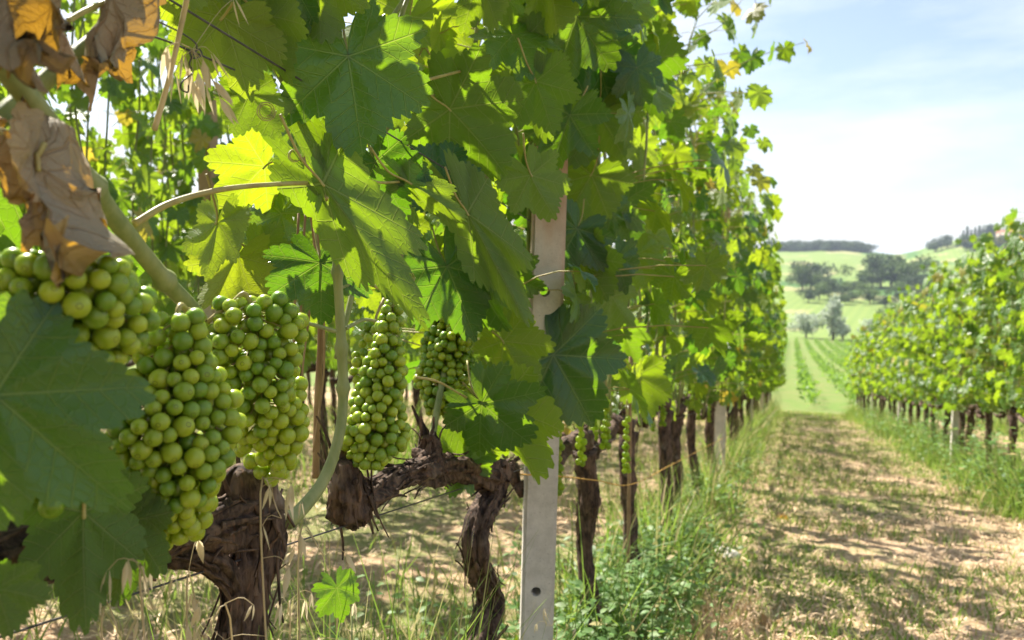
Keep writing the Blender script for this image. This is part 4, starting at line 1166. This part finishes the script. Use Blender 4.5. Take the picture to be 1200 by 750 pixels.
def trunk_mb(seed):
    mb = MB(); addtube(mb, [(0, 0, -.05), (.01, 0, .2), (-.01, .01, .5)], [.035, .025, .012], n=7, steps=6)
    for a in range(4): addtube(mb, [(0, 0, .2), (.12 * math.cos(a * 1.6), .12 * math.sin(a * 1.6), .42), (.2 * math.cos(a * 1.6), .2 * math.sin(a * 1.6), .6)], [.014, .008, .004], n=5, steps=5)
    return mb
CR = {(k, m.name): [crown_mesh(s, k).mesh('crown', m) for s in (1, 2, 3)] for k, m in (('round', M_crown_dark), ('round', M_crown_mid), ('round', M_crown_olive), ('tall', M_crown_olive), ('tall', M_crown_dark), ('cypress', M_crown_dark))}
TK = trunk_mb(1).mesh('trunk', M_bark)
def tree(px, d, h, kind, mat, label, group=None, wd=1.0, i=0, sink=0):
    a = math.atan2((px - 600) / FPX, 1) - YAW
    x, y = d * math.sin(a), d * math.cos(a)
    r = empty('cypress' if kind == 'cypress' else 'tree', (x, y, zg(x, y) - sink * h)); tag(r, label, 'tree', group)
    for nm, me in (('crown', CR[(kind, mat.name)][i % 3]), ('trunk', TK)):
        o = bpy.data.objects.new(nm, me); sc.collection.objects.link(o); o.parent = r; o.scale = (h * wd, h * wd, h); o.rotation_euler = (0, 0, i * 1.3)
    return r
tree(946, 165, 5.2, 'round', M_crown_olive, 'round grey green bush at the left foot of the valley', 'bushes below the plot', 1.15, 0)
tree(978, 160, 8.6, 'tall', M_crown_olive, 'tallest pale silvery tree at the foot of the valley', 'bushes below the plot', .9, 1)
tree(990, 163, 5.0, 'round', M_crown_olive, 'low silvery bush against the tallest pale tree', 'bushes below the plot', 1.1, 2)
tree(1024, 172, 4.2, 'round', M_crown_olive, 'small silvery bush right of the tallest pale tree', 'bushes below the plot', 1.1, 0)
tree(1052, 200, 6.5, 'round', M_crown_mid, 'olive green bush right behind the sunny vine row top', 'bushes below the plot', 1.2, 1)
rr = random.Random(5)
i = 0
for px, d, h, wd in ((940, 330, 13, 1.0), (950, 335, 15, 1.1), (962, 330, 12, 1.1), (972, 300, 9, 1.1), (960, 290, 8, 1.1), (985, 310, 7, 1.1), (998, 320, 6, 1.3), (948, 280, 6, 1.1),
                     (1022, 345, 13, 1.1), (1032, 350, 17, 1.1), (1044, 350, 18, 1.1), (1056, 345, 17, 1.1), (1064, 340, 14, 1.1), (1074, 330, 9, 1.0), (1050, 320, 7, 1.2), (1088, 325, 7, 1.2), (1108, 320, 6, 1.3),
                     (1000, 285, 6, 1.3), (1020, 280, 6, 1.3), (1038, 270, 5, 1.3), (985, 275, 6, 1.3), (1075, 280, 6, 1.3), (1012, 300, 7, 1.3), (1055, 290, 6, 1.3), (1090, 290, 6, 1.3)):
    tree(px, d, h * .82, 'round', M_crown_dark if i % 2 else M_crown_mid, 'dark broadleaf tree of the wooded dip in the middle of the valley', 'trees of the wooded dip', wd, i); i += 1
for k in range(26):
    tree(903 + k * 4.5 + rr.uniform(-1, 1), 640 + rr.uniform(-8, 8), rr.uniform(9, 11.5) * (1 if k < 24 else .8), 'round', M_crown_dark, 'dark tree of the wood along the left ridge line', 'wood on the left ridge', 1.1, k, .22)
for k in range(15):
    px = 1130 + k * 5; d = 560 + rr.uniform(-10, 10)
    tree(px, d, rr.uniform(6, 10), 'round', M_crown_dark, 'dark tree on the slope below the hilltop house', 'trees on the right hill', 1.2, k)
for k in range(9):
    tree(1126 + k * 4.6, 655, rr.uniform(7, 10), 'cypress', M_crown_dark, 'slim dark cypress in the hilltop line beside the house', 'cypresses on the right hill', .9, k)
for k in range(7):
    tree(1158 + k * 6.5, 660, rr.uniform(8, 11), 'round', M_crown_dark, 'dark tree on the hilltop close to the house', 'trees on the right hill', 1.2, k)
for k in range(3):
    tree(1108 - k * 7.0, 600 - k * 8, rr.uniform(5, 9), 'round', M_crown_dark, 'dark tree on the slope below the hilltop house', 'trees on the right hill', 1.2, k)

# hilltop house
a = math.atan2((1180 - 600) / FPX, 1) - YAW; hx, hy = 640 * math.sin(a), 640 * math.cos(a); hz = zg(hx, hy)
H = empty('house', (hx, hy, hz)); tag(H, 'pale pink farmhouse with tiled roof on the right hilltop among trees', 'house')
mb = MB(); box(mb, (hx - 7, hy - 4, hz - 1), (hx + 7, hy + 4, hz + 6)); build(mb, 'wall', M_wall, H)
mb = MB(); mb.add([(hx - 7.5, hy - 4.5, hz + 6), (hx + 7.5, hy - 4.5, hz + 6), (hx + 7.5, hy + 4.5, hz + 6), (hx - 7.5, hy + 4.5, hz + 6), (hx - 7.5, hy, hz + 8.3), (hx + 7.5, hy, hz + 8.3)],
                  [0, 3, 2, 1, 0, 1, 5, 4, 2, 3, 4, 5, 0, 4, 3, 1, 2, 5], [4, 4, 4, 3, 3]); build(mb, 'roof', M_roof, H, smooth=False)
for k in range(4):
    mb = MB(); xx = hx - 5 + k * 3.3; box(mb, (xx, hy - 4.06, hz + 3), (xx + 1, hy - 4.005, hz + 4.6)); build(mb, 'window', M_wire, H)

# ------------------------------------------------------------------ air
HAZE = 0.00026
if HAZE:
    t = NT('valley_air'); v = t.n('VolumePrincipled'); v.inputs['Color'].default_value = (.70, .82, 1, 1); v.inputs['Density'].default_value = HAZE; v.inputs['Anisotropy'].default_value = .2
    t.l(v.outputs[0], t.out.inputs['Volume'])
    mb = MB(); box(mb, (-2700, -2700, -75), (2700, 2700, 30)); o = build(mb, 'haze', t.m, smooth=False); tag(o, kind='stuff')
